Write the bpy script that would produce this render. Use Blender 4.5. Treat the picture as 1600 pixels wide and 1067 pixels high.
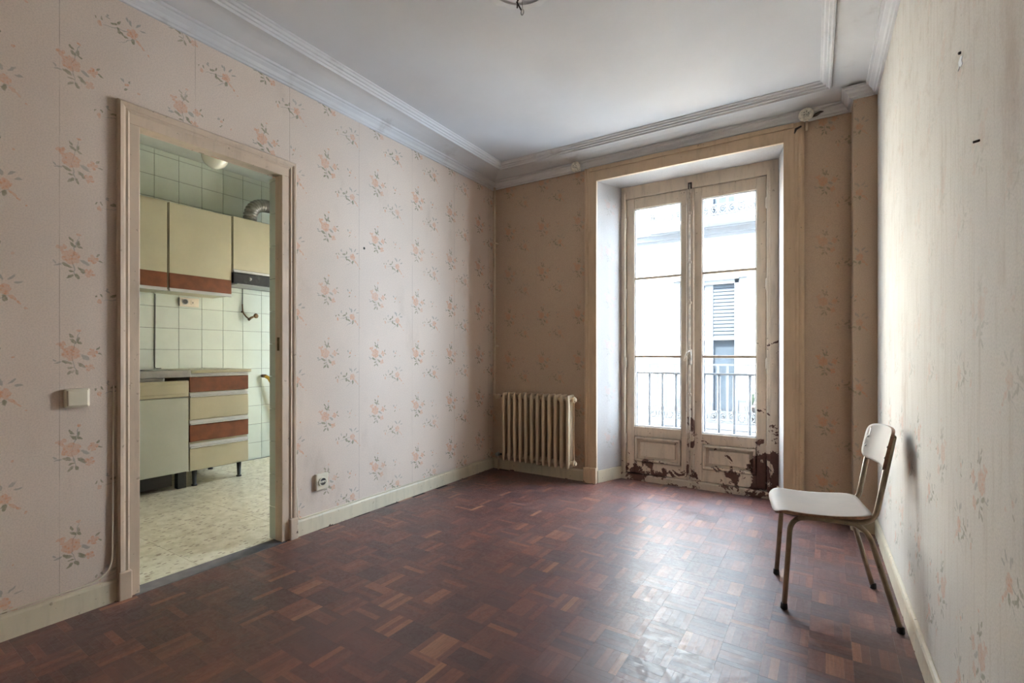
import bpy, bmesh, math, random
from mathutils import Vector, Matrix

# ------------------------------------------------------------------ scene, camera, light
for _o in list(bpy.data.objects):
    bpy.data.objects.remove(_o)
S = bpy.context.scene
COL = S.collection
R = math.radians
random.seed(7)

CAM_H, FPX, CYPX, YAW = 1.12, 749.7, 553.2, R(32.177)
cd = bpy.data.cameras.new('camera')
cd.sensor_width = 36.0
cd.lens = FPX * 36.0 / 1600.0
cd.shift_y = (CYPX - 533.5) / 1600.0
cd.clip_start = 0.02
cam = bpy.data.objects.new('camera', cd)
COL.objects.link(cam)
cam.location = (0, 0, CAM_H)
cam.rotation_euler = (R(90), 0, YAW)
S.camera = cam

w = bpy.data.worlds.new('sky')
S.world = w
w.use_nodes = True
wb = w.node_tree.nodes['Background']
wb.inputs['Color'].default_value = (0.64, 0.80, 1.0, 1)
wb.inputs['Strength'].default_value = 22.0

sd = bpy.data.lights.new('sun', 'SUN')
sd.energy = 52.0
sd.angle = R(3)
sd.color = (1.0, 0.92, 0.82)
sun = bpy.data.objects.new('sun', sd)
COL.objects.link(sun)
sun.rotation_euler = (R(38), 0, R(-12))      # comes over our own roof and strikes the facade across the street

def portal(name, loc, rot, sx, sy):
    ld = bpy.data.lights.new(name, 'AREA')
    ld.shape = 'RECTANGLE'
    ld.size, ld.size_y = sx, sy
    ld.cycles.is_portal = True
    o = bpy.data.objects.new(name, ld)
    COL.objects.link(o)
    o.location = loc
    o.rotation_euler = rot
portal('window_portal', (-0.85, 4.33, 1.3), (R(-90), 0, 0), 1.3, 2.6)
portal('kitchen_window_portal', (-3.75, 4.06, 1.4), (R(-90), 0, 0), 1.2, 1.6)

vs = S.view_settings
vs.view_transform = 'Standard'
vs.look = 'None'
vs.gamma = 1.0
vs.use_curve_mapping = False
vs.exposure = 1.12
S.cycles.use_denoising = True
S.cycles.adaptive_threshold = 0.02
S.cycles.max_bounces = 10
S.cycles.diffuse_bounces = 6
S.cycles.glossy_bounces = 4
S.cycles.transparent_max_bounces = 12
S.cycles.sample_clamp_indirect = 12.0
S.cycles.sample_clamp_direct = 3.0

# ------------------------------------------------------------------ node helpers
class NT:
    def __init__(self, tree):
        self.t = tree
        self.x = 0
    def n(self, typ, **kw):
        nd = self.t.nodes.new(typ)
        nd.location = (self.x, 0)
        self.x += 20
        for k, v in kw.items():
            setattr(nd, k, v)
        return nd
    def put(self, sock, v):
        if isinstance(v, bpy.types.NodeSocket):
            self.t.links.new(v, sock)
        elif isinstance(v, (tuple, list)) and len(v) == 3 and sock.type == 'RGBA':
            sock.default_value = (*v, 1)
        else:
            sock.default_value = v
    def math(self, op, a, b=0.0, c=None, clamp=False):
        nd = self.n('ShaderNodeMath', operation=op)
        nd.use_clamp = clamp
        self.put(nd.inputs[0], a)
        self.put(nd.inputs[1], b)
        if c is not None:
            self.put(nd.inputs[2], c)
        return nd.outputs[0]
    def mix(self, f, a, b, blend='MIX'):
        nd = self.n('ShaderNodeMix', data_type='RGBA', blend_type=blend)
        self.put(nd.inputs['Factor'], f)
        self.put(nd.inputs[6], a)
        self.put(nd.inputs[7], b)
        return nd.outputs[2]
    def noise(self, vec, scale, detail=3.0, rough=0.55, dist=0.0):
        nd = self.n('ShaderNodeTexNoise')
        if vec is not None:
            self.put(nd.inputs['Vector'], vec)
        nd.inputs['Scale'].default_value = scale
        nd.inputs['Detail'].default_value = detail
        nd.inputs['Roughness'].default_value = rough
        nd.inputs['Distortion'].default_value = dist
        return nd.outputs['Fac']
    def ramp(self, v, a, b, x=0.0, y=1.0, smooth=True):
        nd = self.n('ShaderNodeMapRange')
        if smooth:
            nd.interpolation_type = 'SMOOTHSTEP'
        self.put(nd.inputs['Value'], v)
        nd.inputs['From Min'].default_value = a
        nd.inputs['From Max'].default_value = b
        nd.inputs['To Min'].default_value = x
        nd.inputs['To Max'].default_value = y
        return nd.outputs[0]
    def sep(self, v):
        nd = self.n('ShaderNodeSeparateXYZ')
        self.put(nd.inputs[0], v)
        return nd.outputs
    def comb(self, x, y, z=0.0):
        nd = self.n('ShaderNodeCombineXYZ')
        self.put(nd.inputs[0], x)
        self.put(nd.inputs[1], y)
        self.put(nd.inputs[2], z)
        return nd.outputs[0]
    def scale(self, v, s):
        nd = self.n('ShaderNodeVectorMath', operation='MULTIPLY')
        self.put(nd.inputs[0], v)
        nd.inputs[1].default_value = s
        return nd.outputs[0]
    def coord(self, which='Object'):
        return self.n('ShaderNodeTexCoord').outputs[which]
    def bump(self, h, strength=0.2, dist=0.01):
        nd = self.n('ShaderNodeBump')
        nd.inputs['Strength'].default_value = strength
        nd.inputs['Distance'].default_value = dist
        self.put(nd.inputs['Height'], h)
        return nd.outputs[0]

def new_mat(name):
    m = bpy.data.materials.new(name)
    m.use_nodes = True
    t = m.node_tree
    return m, NT(t), t.nodes['Principled BSDF']

def simple(name, col, rough=0.6, metal=0.0, var=0.12, vscale=6.0, bump=0.0, bscale=60.0, spec=0.5, dirt=None, dirt_amt=0.0, dscale=4.0):
    m, T, P = new_mat(name)
    c = T.coord()
    f = T.noise(c, vscale, 4)
    dark = tuple(x * (1 - var) for x in col)
    lite = tuple(min(1, x * (1 + var)) for x in col)
    base = T.mix(T.ramp(f, .3, .7), dark, lite)
    if dirt:
        d = T.ramp(T.noise(T.scale(c, (1, 1, .6)), dscale, 6, .65), .55, .72, 0, dirt_amt)
        base = T.mix(d, base, dirt)
    T.put(P.inputs['Base Color'], base)
    T.put(P.inputs['Roughness'], T.ramp(f, .2, .8, max(0.02, rough - .08), min(1, rough + .08)))
    P.inputs['Metallic'].default_value = metal
    P.inputs['Specular IOR Level'].default_value = spec
    if bump:
        T.put(P.inputs['Normal'], T.bump(T.noise(c, bscale, 3), bump, .004))
    return m

# ---- wallpaper: one shared node group prints the sprigs, each wall feeds it its own plane coordinates
def blob_group():
    g = bpy.data.node_groups.new('sprig_print', 'ShaderNodeTree')
    g.interface.new_socket('Vector', in_out='INPUT', socket_type='NodeSocketVector')
    for nm in ('Rose', 'Leaf', 'Grey'):
        g.interface.new_socket(nm, in_out='OUTPUT', socket_type='NodeSocketFloat')
    T = NT(g)
    gi = T.n('NodeGroupInput')
    go = T.n('NodeGroupOutput')
    raw = gi.outputs[0]
    wn = T.n('ShaderNodeTexNoise')
    T.put(wn.inputs['Vector'], raw)
    wn.inputs['Scale'].default_value = 22.0
    wn.inputs['Detail'].default_value = 1.0
    ws = T.n('ShaderNodeVectorMath', operation='MULTIPLY_ADD')
    T.put(ws.inputs[0], wn.outputs['Color'])
    ws.inputs[1].default_value = (.035, .035, 0)
    T.put(ws.inputs[2], raw)
    xyz = T.sep(ws.outputs[0])
    def cell(ou, ov):
        a = T.math('SUBTRACT', T.math('FRACT', T.math('ADD', xyz[0], .5 - ou - .0175)), .5)
        b = T.math('SUBTRACT', T.math('FRACT', T.math('ADD', xyz[1], .5 - ov - .0175)), .5)
        return T.comb(a, b)
    def blob(vec, cx, cy, rx, ry, ang):
        mp = T.n('ShaderNodeMapping', vector_type='TEXTURE')
        T.put(mp.inputs['Vector'], vec)
        mp.inputs['Location'].default_value = (cx, cy, 0)
        mp.inputs['Rotation'].default_value = (0, 0, R(ang))
        mp.inputs['Scale'].default_value = (rx, ry, 1)
        gr = T.n('ShaderNodeTexGradient', gradient_type='SPHERICAL')
        T.put(gr.inputs[0], mp.outputs[0])
        return gr.outputs['Fac']
    def union(lst):
        out = lst[0]
        for l in lst[1:]:
            out = T.math('MAXIMUM', out, l)
        return T.ramp(out, .02, .38)
    M = cell(0, 0)
    Q = cell(.5, -.38)
    def flower(V, x, y, r, n=5, a0=0):
        out = [blob(V, x, y, r * .62, r * .62, 0)]
        for k in range(n):
            t = R(a0) + k * 2 * math.pi / n
            out.append(blob(V, x + r * .62 * math.cos(t), y + r * .62 * math.sin(t), r * .52, r * .38, math.degrees(t) + 70))
        return out
    rose = flower(M, 0, .01, .082, 6, 20) + flower(M, -.075, .09, .046, 3, 40) + flower(M, .176, .012, .05, 4, 10) + flower(M, .149, -.140, .048, 4, 60)
    rose += [blob(M, .063, .25, .022, .018, 0)]
    rose += flower(Q, .02, 0, .058, 5, 0) + [blob(Q, .08, -.075, .045, .02, -40), blob(Q, .12, -.115, .03, .014, -50), blob(Q, -.27, -.05, .02, .036, 10), blob(Q, .17, -.17, .014, .014, 0),
            blob(M, .47, .02, .026, .022, 0), blob(M, -.42, -.03, .015, .015, 0)]
    leaf = [blob(M, .018, .134, .045, .017, -45), blob(M, .0, .19, .034, .013, -55), blob(M, .058, .155, .014, .036, -10), blob(M, .066, .118, .03, .013, -25),
            blob(M, -.03, -.085, .05, .019, -25), blob(M, .085, -.118, .052, .021, -45), blob(M, -.005, -.19, .042, .016, 42), blob(M, .0, -.14, .03, .012, 5),
            blob(M, .048, -.19, .038, .016, -65), blob(M, .22, .062, .028, .012, 50), blob(M, .238, .0, .026, .011, -25),
            blob(Q, -.145, .015, .04, .018, 15), blob(Q, -.1, -.04, .018, .04, 15), blob(Q, -.1, .05, .015, .036, -15), blob(Q, .025, -.085, .022, .04, -10),
            blob(Q, -.06, -.06, .055, .014, -28), blob(Q, -.25, .01, .010, .026, 30), blob(Q, -.3, .0, .010, .02, -30), blob(M, .46, -.04, .028, .010, 40), blob(M, .5, .06, .010, .028, -20)]
    grey = [blob(M, .113, -.035, .052, .021, -33), blob(M, -.1, -.085, .04, .011, 10), blob(M, -.125, -.06, .022, .01, -40), blob(Q, .075, .12, .045, .014, 45), blob(Q, .0, .11, .015, .04, 15),
            blob(Q, .12, .075, .038, .013, 15), blob(Q, -.03, .13, .013, .03, 30), blob(M, .43, .05, .016, .026, 20), blob(M, .3, -.3, .014, .014, 0), blob(Q, -.2, .06, .026, .009, -30),
            blob(M, .035, .12, .006, .15, -14), blob(M, .02, -.1, .006, .11, 10), blob(Q, -.11, -.02, .16, .005, 12), blob(Q, -.02, -.1, .13, .004, 35)]
    vo = T.n('ShaderNodeTexVoronoi')
    T.put(vo.inputs['Vector'], raw)
    vo.inputs['Scale'].default_value = 36.0
    petal = T.ramp(vo.outputs['Distance'], .1, .55, 1.0, .5)
    T.put(go.inputs['Rose'], T.math('MULTIPLY', union(rose), petal))
    T.put(go.inputs['Leaf'], T.math('MULTIPLY', union(leaf), T.ramp(T.noise(raw, 30), .25, .6, .55, 1.0)))
    T.put(go.inputs['Grey'], union(grey))
    return g
SPRIG = blob_group()

def wallpaper(name, ax, pu, pv, ou, ov, ink=1.0, base=(.655, .53, .435), seam0=2.267, seam_ink=.38, stain=.5, fade_top=False):
    m, T, P = new_mat(name)
    c = T.coord()
    s = T.sep(c)
    a = s[ax]
    b = s[2]
    cell = T.comb(T.math('DIVIDE', T.math('SUBTRACT', a, ou), pu), T.math('DIVIDE', T.math('SUBTRACT', b, ov), pv))
    g = T.n('ShaderNodeGroup')
    g.node_tree = SPRIG
    T.put(g.inputs[0], cell)
    fine = T.noise(c, 170, 2)
    big = T.noise(c, 1.1, 5, .6)
    blot = T.noise(T.scale(c, (1, 1, .45)), 3.2, 6, .62)
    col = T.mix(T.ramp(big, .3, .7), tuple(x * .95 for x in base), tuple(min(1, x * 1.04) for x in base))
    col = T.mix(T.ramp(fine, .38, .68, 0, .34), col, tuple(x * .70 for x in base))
    wear = T.ramp(T.noise(c, 5, 4), .25, .6, .6 * ink, ink)
    if fade_top:
        # the paper is bleached and its print rubbed off over the upper part
        wear = T.math('MULTIPLY', wear, T.ramp(T.math('ADD', b, T.math('MULTIPLY', blot, .8)), 1.1, 1.7, 1, .3))
    col = T.mix(T.math('MULTIPLY', g.outputs['Grey'], T.math('MULTIPLY', wear, .65)), col, (.25, .25, .22))
    col = T.mix(T.math('MULTIPLY', g.outputs['Leaf'], T.math('MULTIPLY', wear, .85)), col, (.20, .19, .11))
    col = T.mix(T.math('MULTIPLY', g.outputs['Rose'], T.math('MULTIPLY', wear, .85)), col, (.60, .25, .12))
    col = T.mix(T.ramp(blot, .56, .78, 0, stain), col, (.44, .33, .25))
    if fade_top:
        streak = T.noise(T.scale(c, (1, 9, .7)), 5, 5, .65)
        col = T.mix(T.ramp(streak, .5, .75, 0, .4), col, (.42, .34, .25))
        col = T.mix(T.math('MULTIPLY', T.ramp(T.noise(c, 9, 6, .7), .5, .7, 0, .35), T.ramp(b, 1.3, 2.1)), col, (.40, .31, .22))
    # butt joints between the paper drops
    fr = T.math('ABSOLUTE', T.math('SUBTRACT', T.math('FRACT', T.math('ADD', T.math('DIVIDE', T.math('SUBTRACT', a, seam0), .524), .5)), .5))
    line = T.math('MULTIPLY', T.ramp(fr, .0025, .0045, 1, 0), T.ramp(T.noise(T.scale(c, (1, 1, 2)), 1.6, 3), .4, .62, .1, seam_ink))
    col = T.mix(line, col, (.17, .12, .09))
    T.put(P.inputs['Base Color'], col)
    P.inputs['Roughness'].default_value = .82
    P.inputs['Specular IOR Level'].default_value = .25
    h = T.math('SUBTRACT', T.noise(c, 190, 3), T.math('MULTIPLY', line, .8))
    T.put(P.inputs['Normal'], T.bump(h, .25, .0025))
    return m

def old_paint(name, base, under=(.070, .033, .025), amount=.0, zmax=0.7, xboost=None, grime=(.20, .15, .10), rough=.5, streak=8.0, grim=.4):
    """Aged cream oil paint; flakes off to red-brown underpaint. amount: how much flakes everywhere; zmax: flaking grows below this height."""
    m, T, P = new_mat(name)
    c = T.coord()
    s = T.sep(c)
    n1 = T.noise(c, 7.5, 8, .68, .6)
    n2 = T.noise(T.scale(c, (3.2, 3.2, .55)), streak, 5, .6)
    col = T.mix(T.ramp(T.noise(c, 2.2, 4), .3, .7), tuple(x * .9 for x in base), base)
    col = T.mix(T.ramp(n2, .45, .75, 0, grim), col, tuple(x * .6 for x in base))
    col = T.mix(T.ramp(T.noise(c, 38, 3), .66, .74, 0, .6), col, grime)
    thr = T.math('SUBTRACT', .73 - amount, T.ramp(s[2], zmax, 0.0, 0, .2))
    if xboost:
        thr = T.math('SUBTRACT', thr, T.math('MULTIPLY', T.ramp(s[0], xboost[0], xboost[1], 0, xboost[2]), T.ramp(s[2], 2.0, .9, 0, 1)))
    d = T.math('SUBTRACT', n1, thr)
    flake = T.ramp(d, 0, .012)
    rim = T.math('MULTIPLY', T.ramp(d, -.03, 0, 0, .5), T.math('SUBTRACT', 1.0, flake))
    col = T.mix(rim, col, tuple(min(1, x * 1.12) for x in base))
    ucol = T.mix(T.noise(c, 40, 3), under, tuple(x * 2.1 for x in under))
    col = T.mix(flake, col, ucol)
    T.put(P.inputs['Base Color'], col)
    T.put(P.inputs['Roughness'], T.ramp(flake, 0, 1, rough, .85))
    T.put(P.inputs['Normal'], T.bump(T.math('SUBTRACT', T.math('MULTIPLY', T.noise(c, 24, 4), .25), T.math('MULTIPLY', flake, .8)), .35, .004))
    return m

M = {}
M['paper_left'] = wallpaper('floral wallpaper', 1, .42, .412, 1.992, 2.356, 1.0)
M['paper_back'] = wallpaper('floral wallpaper shaded', 0, .366, .412, -2.143, 2.30, .8, base=(.53, .39, .275), seam0=-2.2, seam_ink=.2, stain=.6)  # left-wall paper, with this wall's shade put into a darker base colour
M['paper_right'] = wallpaper('floral wallpaper bleached', 1, .40, .412, 1.95, .40, .75, base=(.66, .61, .54), seam0=1.611, seam_ink=.3, stain=.6, fade_top=True)
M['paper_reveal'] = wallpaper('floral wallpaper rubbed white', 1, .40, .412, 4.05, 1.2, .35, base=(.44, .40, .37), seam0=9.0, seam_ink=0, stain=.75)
M['door_paint'] = old_paint('cream door paint', (.60, .455, .33), amount=-.06, zmax=.25, rough=.4)
M['base_paint'] = old_paint('cream baseboard paint', (.62, .53, .38), amount=-.05, zmax=.03, rough=.45)
M['casing_paint'] = old_paint('beige casing paint', (.60, .43, .275), amount=-.03, zmax=.2, rough=.5)
M['casing_right'] = old_paint('beige casing paint flaking', (.60, .43, .275), amount=.06, zmax=.1, rough=.5)
M['sash_left'] = old_paint('peeling sash paint', (.70, .585, .46), amount=.01, zmax=.6, grim=.55)
M['sash_right'] = old_paint('peeling sash paint worse', (.70, .585, .46), amount=.02, zmax=.8, xboost=(-.45, -.36, .11), grim=.55)
M['sash_mid'] = old_paint('peeling meeting stile paint', (.58, .48, .38), amount=.03, zmax=1.2, grim=.7)
M['plaster'] = simple('ceiling plaster', (.55, .535, .535), .85, var=.05, vscale=1.2, bump=.08, bscale=35, spec=.2)
M['cornice'] = simple('cornice plaster', (.58, .56, .545), .8, var=.07, vscale=2.0, spec=.25, dirt=(.36, .31, .27), dirt_amt=.5, dscale=3.0)
M['radiator'] = simple('cream radiator enamel', (.56, .43, .28), .4, var=.06, vscale=5, dirt=(.30, .20, .11), dirt_amt=.35, dscale=5)
M['pipe'] = simple('painted pipe', (.55, .44, .31), .45, var=.12, vscale=9)
M['cream_plastic'] = simple('aged cream plastic', (.64, .56, .42), .4, var=.06)
M['dark_hole'] = simple('dark recess', (.035, .028, .022), .7)
M['white_chip'] = simple('bare white plaster', (.85, .86, .88), .9)
M['nail'] = simple('rusty iron', (.05, .035, .03), .55, metal=.6)
M['porcelain'] = simple('aged porcelain', (.66, .60, .48), .3, var=.2, vscale=40, dirt=(.1, .07, .04), dirt_amt=.8, dscale=45)
M['seat_laminate'] = simple('worn pinkish grey laminate', (.30, .245, .205), .6, var=.07, vscale=9, spec=.3, dirt=(.30, .24, .20), dirt_amt=.25, dscale=16)
M['plywood'] = simple('plywood edge', (.22, .11, .06), .55, var=.25, vscale=60)
M['chair_tube'] = simple('taupe enamelled tube', (.27, .205, .135), .33, metal=.25, var=.2, vscale=22)
M['rubber'] = simple('black rubber', (.018, .016, .015), .6)
M['screw'] = simple('dull steel screw', (.3, .28, .26), .35, metal=.9)
M['brass'] = simple('worn bolt rod', (.50, .43, .35), .35, metal=.4, var=.3, vscale=30)
M['steel'] = simple('stainless steel', (.34, .35, .33), .38, metal=.7, var=.06, vscale=20)
M['alu'] = simple('pale aluminium strip', (.56, .57, .54), .35, var=.05)
M['duct'] = simple('crinkled aluminium duct', (.30, .285, .25), .42, metal=.8, var=.2, vscale=25)
M['cab_cream'] = simple('cream laminate', (.49, .45, .30), .42, var=.05, vscale=3)
M['cab_brown'] = simple('brown wood laminate', (.17, .052, .016), .4, var=.18, vscale=14)
M['cab_side'] = simple('cabinet carcass', (.52, .48, .32), .55, var=.08)
M['appliance'] = simple('pale grey-green enamel', (.46, .48, .39), .4, var=.05, vscale=3)
M['black_enamel'] = simple('black hood enamel', (.012, .012, .011), .4, var=.3, vscale=12, dirt=(.10, .095, .085), dirt_amt=.5, dscale=20)
M['black_leg'] = simple('black plastic leg', (.012, .012, .012), .4)
M['globe'] = simple('opal glass globe', (.80, .78, .66), .15, var=.02)
M['yellow'] = simple('yellow rubber hose', (.60, .36, .03), .5)
M['bronze'] = simple('tarnished brass fitting', (.16, .10, .045), .4, metal=.8, var=.3, vscale=40)
M['kitchen_wall'] = simple('kitchen plaster', (.50, .52, .44), .85, var=.06)
M['cement'] = simple('dusty cement threshold', (.13, .115, .11), .8, var=.2, vscale=14)
M['grout'] = simple('grey grout', (.15, .145, .12), .9)
M['tile'] = simple('pale green glazed tile', (.56, .60, .50), .14, var=.05, vscale=2.5)
M['facade'] = simple('cream render', (.78, .74, .68), .9, var=.04, vscale=.6)
M['moulding'] = simple('grey stone moulding', (.055, .057, .062), .85, var=.06)
M['shutter'] = simple('blue-grey shutter', (.016, .020, .025), .8, var=.05, spec=.15)
M['far_frame'] = simple('grey painted joinery', (.034, .035, .037), .7, var=.04)
M['shutter_frame'] = simple('white window frame', (.70, .70, .72), .7, var=.04)
M['dark_glass'] = simple('shaded window glass', (.012, .017, .023), .5, spec=.1)
M['iron'] = simple('blue-grey iron', (.012, .016, .022), .55, var=.15, vscale=20)
M['iron_far'] = simple('weathered iron', (.006, .008, .010), .8, var=.1)
M['street'] = simple('grey paving', (.30, .30, .30), .9)
M['clay'] = simple('clay', (.05, .036, .03), .8)
M['leafy'] = simple('pot plant leaf', (.010, .020, .008), .6)
M['bare_wall'] = simple('dark papered wall behind viewer', (.30, .24, .19), .9)
M['stone_slab'] = simple('balcony stone', (.55, .53, .50), .85)

def glass_mat():
    m, T, P = new_mat('veiled window glass')
    t = m.node_tree
    tr = T.n('ShaderNodeBsdfTransparent')
    tr.inputs[0].default_value = (.95, .97, .97, 1)
    tl = T.n('ShaderNodeBsdfTranslucent')
    tl.inputs[0].default_value = (.82, .88, .96, 1)
    gl = T.n('ShaderNodeBsdfGlossy')
    gl.inputs['Roughness'].default_value = .04
    veil = T.ramp(T.noise(T.coord(), 3.0, 5), .3, .75, .002, .006)  # outdoor glare haze built into the panes as a faint translucent layer
    m1 = T.n('ShaderNodeMixShader')
    T.put(m1.inputs[0], veil)
    t.links.new(tr.outputs[0], m1.inputs[1])
    t.links.new(tl.outputs[0], m1.inputs[2])
    m2 = T.n('ShaderNodeMixShader')
    m2.inputs[0].default_value = .04
    t.links.new(m1.outputs[0], m2.inputs[1])
    t.links.new(gl.outputs[0], m2.inputs[2])
    t.links.new(m2.outputs[0], t.nodes['Material Output'].inputs['Surface'])
    return m
M['glass'] = glass_mat()

def parquet_mat():
    m, T, P = new_mat('mahogany parquet strip')
    rnd = T.math('FRACT', T.math('ADD', T.n('ShaderNodeObjectInfo').outputs['Random'], T.n('ShaderNodeNewGeometry').outputs['Random Per Island']))
    uv = T.n('ShaderNodeUVMap').outputs[0]
    geo = T.n('ShaderNodeNewGeometry').outputs['Position']
    # which square of five strips this is: neighbouring strips of a square were cut from like timber
    mp = T.n('ShaderNodeMapping', vector_type='TEXTURE')
    T.put(mp.inputs['Vector'], geo)
    mp.inputs['Location'].default_value = (-.58, 1.885, 0)
    mp.inputs['Rotation'].default_value = (0, 0, R(-1.2))
    mp.inputs['Scale'].default_value = (.139, .139, 1)
    fl = T.n('ShaderNodeVectorMath', operation='FLOOR')
    T.put(fl.inputs[0], mp.outputs[0])
    wn = T.n('ShaderNodeTexWhiteNoise', noise_dimensions='2D')
    T.put(wn.inputs['Vector'], fl.outputs[0])
    blk = wn.outputs['Value']
    fx = T.sep(fl.outputs[0])
    par = T.math('ABSOLUTE', T.math('MODULO', T.math('ADD', fx[0], fx[1]), 2.0))
    tone = T.math('ADD', T.math('MULTIPLY', blk, .28), T.math('MULTIPLY', rnd, .38))
    tone = T.math('ADD', tone, T.math('MULTIPLY', par, .18))  # alternate squares lighter: reflection by grain direction put into the colour
    tone = T.math('ADD', tone, T.ramp(rnd, .90, .95, 0, .22))
    off = T.n('ShaderNodeVectorMath', operation='ADD')
    T.put(off.inputs[0], T.scale(uv, (2.0, 22.0, 1)))
    T.put(off.inputs[1], T.comb(T.math('MULTIPLY', rnd, 37.0), T.math('MULTIPLY', rnd, 91.0)))
    grain = T.noise(off.outputs[0], 5.5, 4, .6)
    nd = T.n('ShaderNodeValToRGB')
    T.put(nd.inputs[0], tone)
    cr = nd.color_ramp
    cr.elements[0].color = (.060, .023, .020, 1)
    cr.elements[1].position = 1.0
    cr.elements[1].color = (.29, .125, .062, 1)
    for p, cc in ((.25, (.072, .026, .021)), (.5, (.112, .037, .025)), (.7, (.17, .057, .033)), (.85, (.23, .085, .044))):
        e = cr.elements.new(p)
        e.color = (*cc, 1)
    col = T.mix(T.ramp(grain, .35, .75, 0, .35), nd.outputs[0], (.04, .017, .014))
    wear = T.ramp(T.noise(geo, 2.6, 7, .68), .42, .70)
    scuff = T.noise(geo, 34, 6, .7, 1.4)
    col = T.mix(T.math('MULTIPLY', wear, T.ramp(scuff, .42, .62, .02, .42)), col, (.17, .11, .105))
    red = T.ramp(T.noise(geo, 1.7, 4), .5, .66, 0, .45)
    col = T.mix(red, col, T.mix(.5, col, (.20, .045, .030)))
    scr = T.noise(T.scale(geo, (1.0, 1.0, 1.0)), 75, 4, .75, 3.0)
    col = T.mix(T.math('MULTIPLY', T.ramp(scr, .60, .68, 0, .25), wear), col, (.035, .018, .016))
    T.put(P.inputs['Base Color'], col)
    r = T.math('ADD', T.ramp(scuff, .32, .68, .30, .54), T.math('MULTIPLY', wear, .06))
    T.put(P.inputs['Roughness'], r)
    P.inputs['Specular IOR Level'].default_value = .7
    P.inputs['Sheen Weight'].default_value = .05
    P.inputs['Sheen Roughness'].default_value = .45
    T.put(P.inputs['Normal'], T.bump(T.math('ADD', scuff, T.math('MULTIPLY', grain, .5)), .22, .002))
    return m
M['parquet'] = parquet_mat()
M['parquet_bed'] = simple('dark parquet joint', (.012, .008, .007), .7)

def terrazzo_mat():
    m, T, P = new_mat('cream terrazzo with brown flecks')
    g = T.n('ShaderNodeNewGeometry').outputs['Position']
    v = T.n('ShaderNodeTexVoronoi', feature='F1')
    wv = T.n('ShaderNodeVectorMath', operation='MULTIPLY_ADD')
    nn = T.n('ShaderNodeTexNoise')
    T.put(nn.inputs['Vector'], g)
    nn.inputs['Scale'].default_value = 30
    T.put(wv.inputs[0], nn.outputs['Color'])
    wv.inputs[1].default_value = (.02, .02, 0)
    T.put(wv.inputs[2], T.scale(g, (1.0, .62, 1)))
    T.put(v.inputs['Vector'], wv.outputs[0])
    v.inputs['Scale'].default_value = 38
    fleck = T.math('MULTIPLY', T.ramp(v.outputs['Distance'], .22, .32, 1, 0), T.ramp(T.sep(v.outputs['Color'])[0], .30, .35))
    base = T.mix(T.ramp(T.noise(g, 14, 4), .35, .65), (.52, .47, .33), (.66, .61, .47))
    base = T.mix(T.ramp(T.noise(g, 60, 2), .58, .68, 0, .35), base, (.36, .29, .18))
    col = T.mix(T.math('MULTIPLY', fleck, .8), base, (.20, .13, .065))
    T.put(P.inputs['Base Color'], col)
    P.inputs['Roughness'].default_value = .3
    return m
M['terrazzo'] = terrazzo_mat()

# ------------------------------------------------------------------ mesh helpers
def link(name, me, mat, parent=None, smooth=False, bevel=0.0, segs=2):
    o = bpy.data.objects.new(name, me)
    COL.objects.link(o)
    for mm in (mat if isinstance(mat, (list, tuple)) else [mat]):
        me.materials.append(mm)
    if parent is not None:
        o.parent = parent
    if smooth:
        for p in me.polygons:
            p.use_smooth = True
    if bevel:
        b = o.modifiers.new('edge', 'BEVEL')
        b.width = bevel
        b.segments = segs
        b.limit_method = 'ANGLE'
        b.angle_limit = R(40)
    return o

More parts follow.
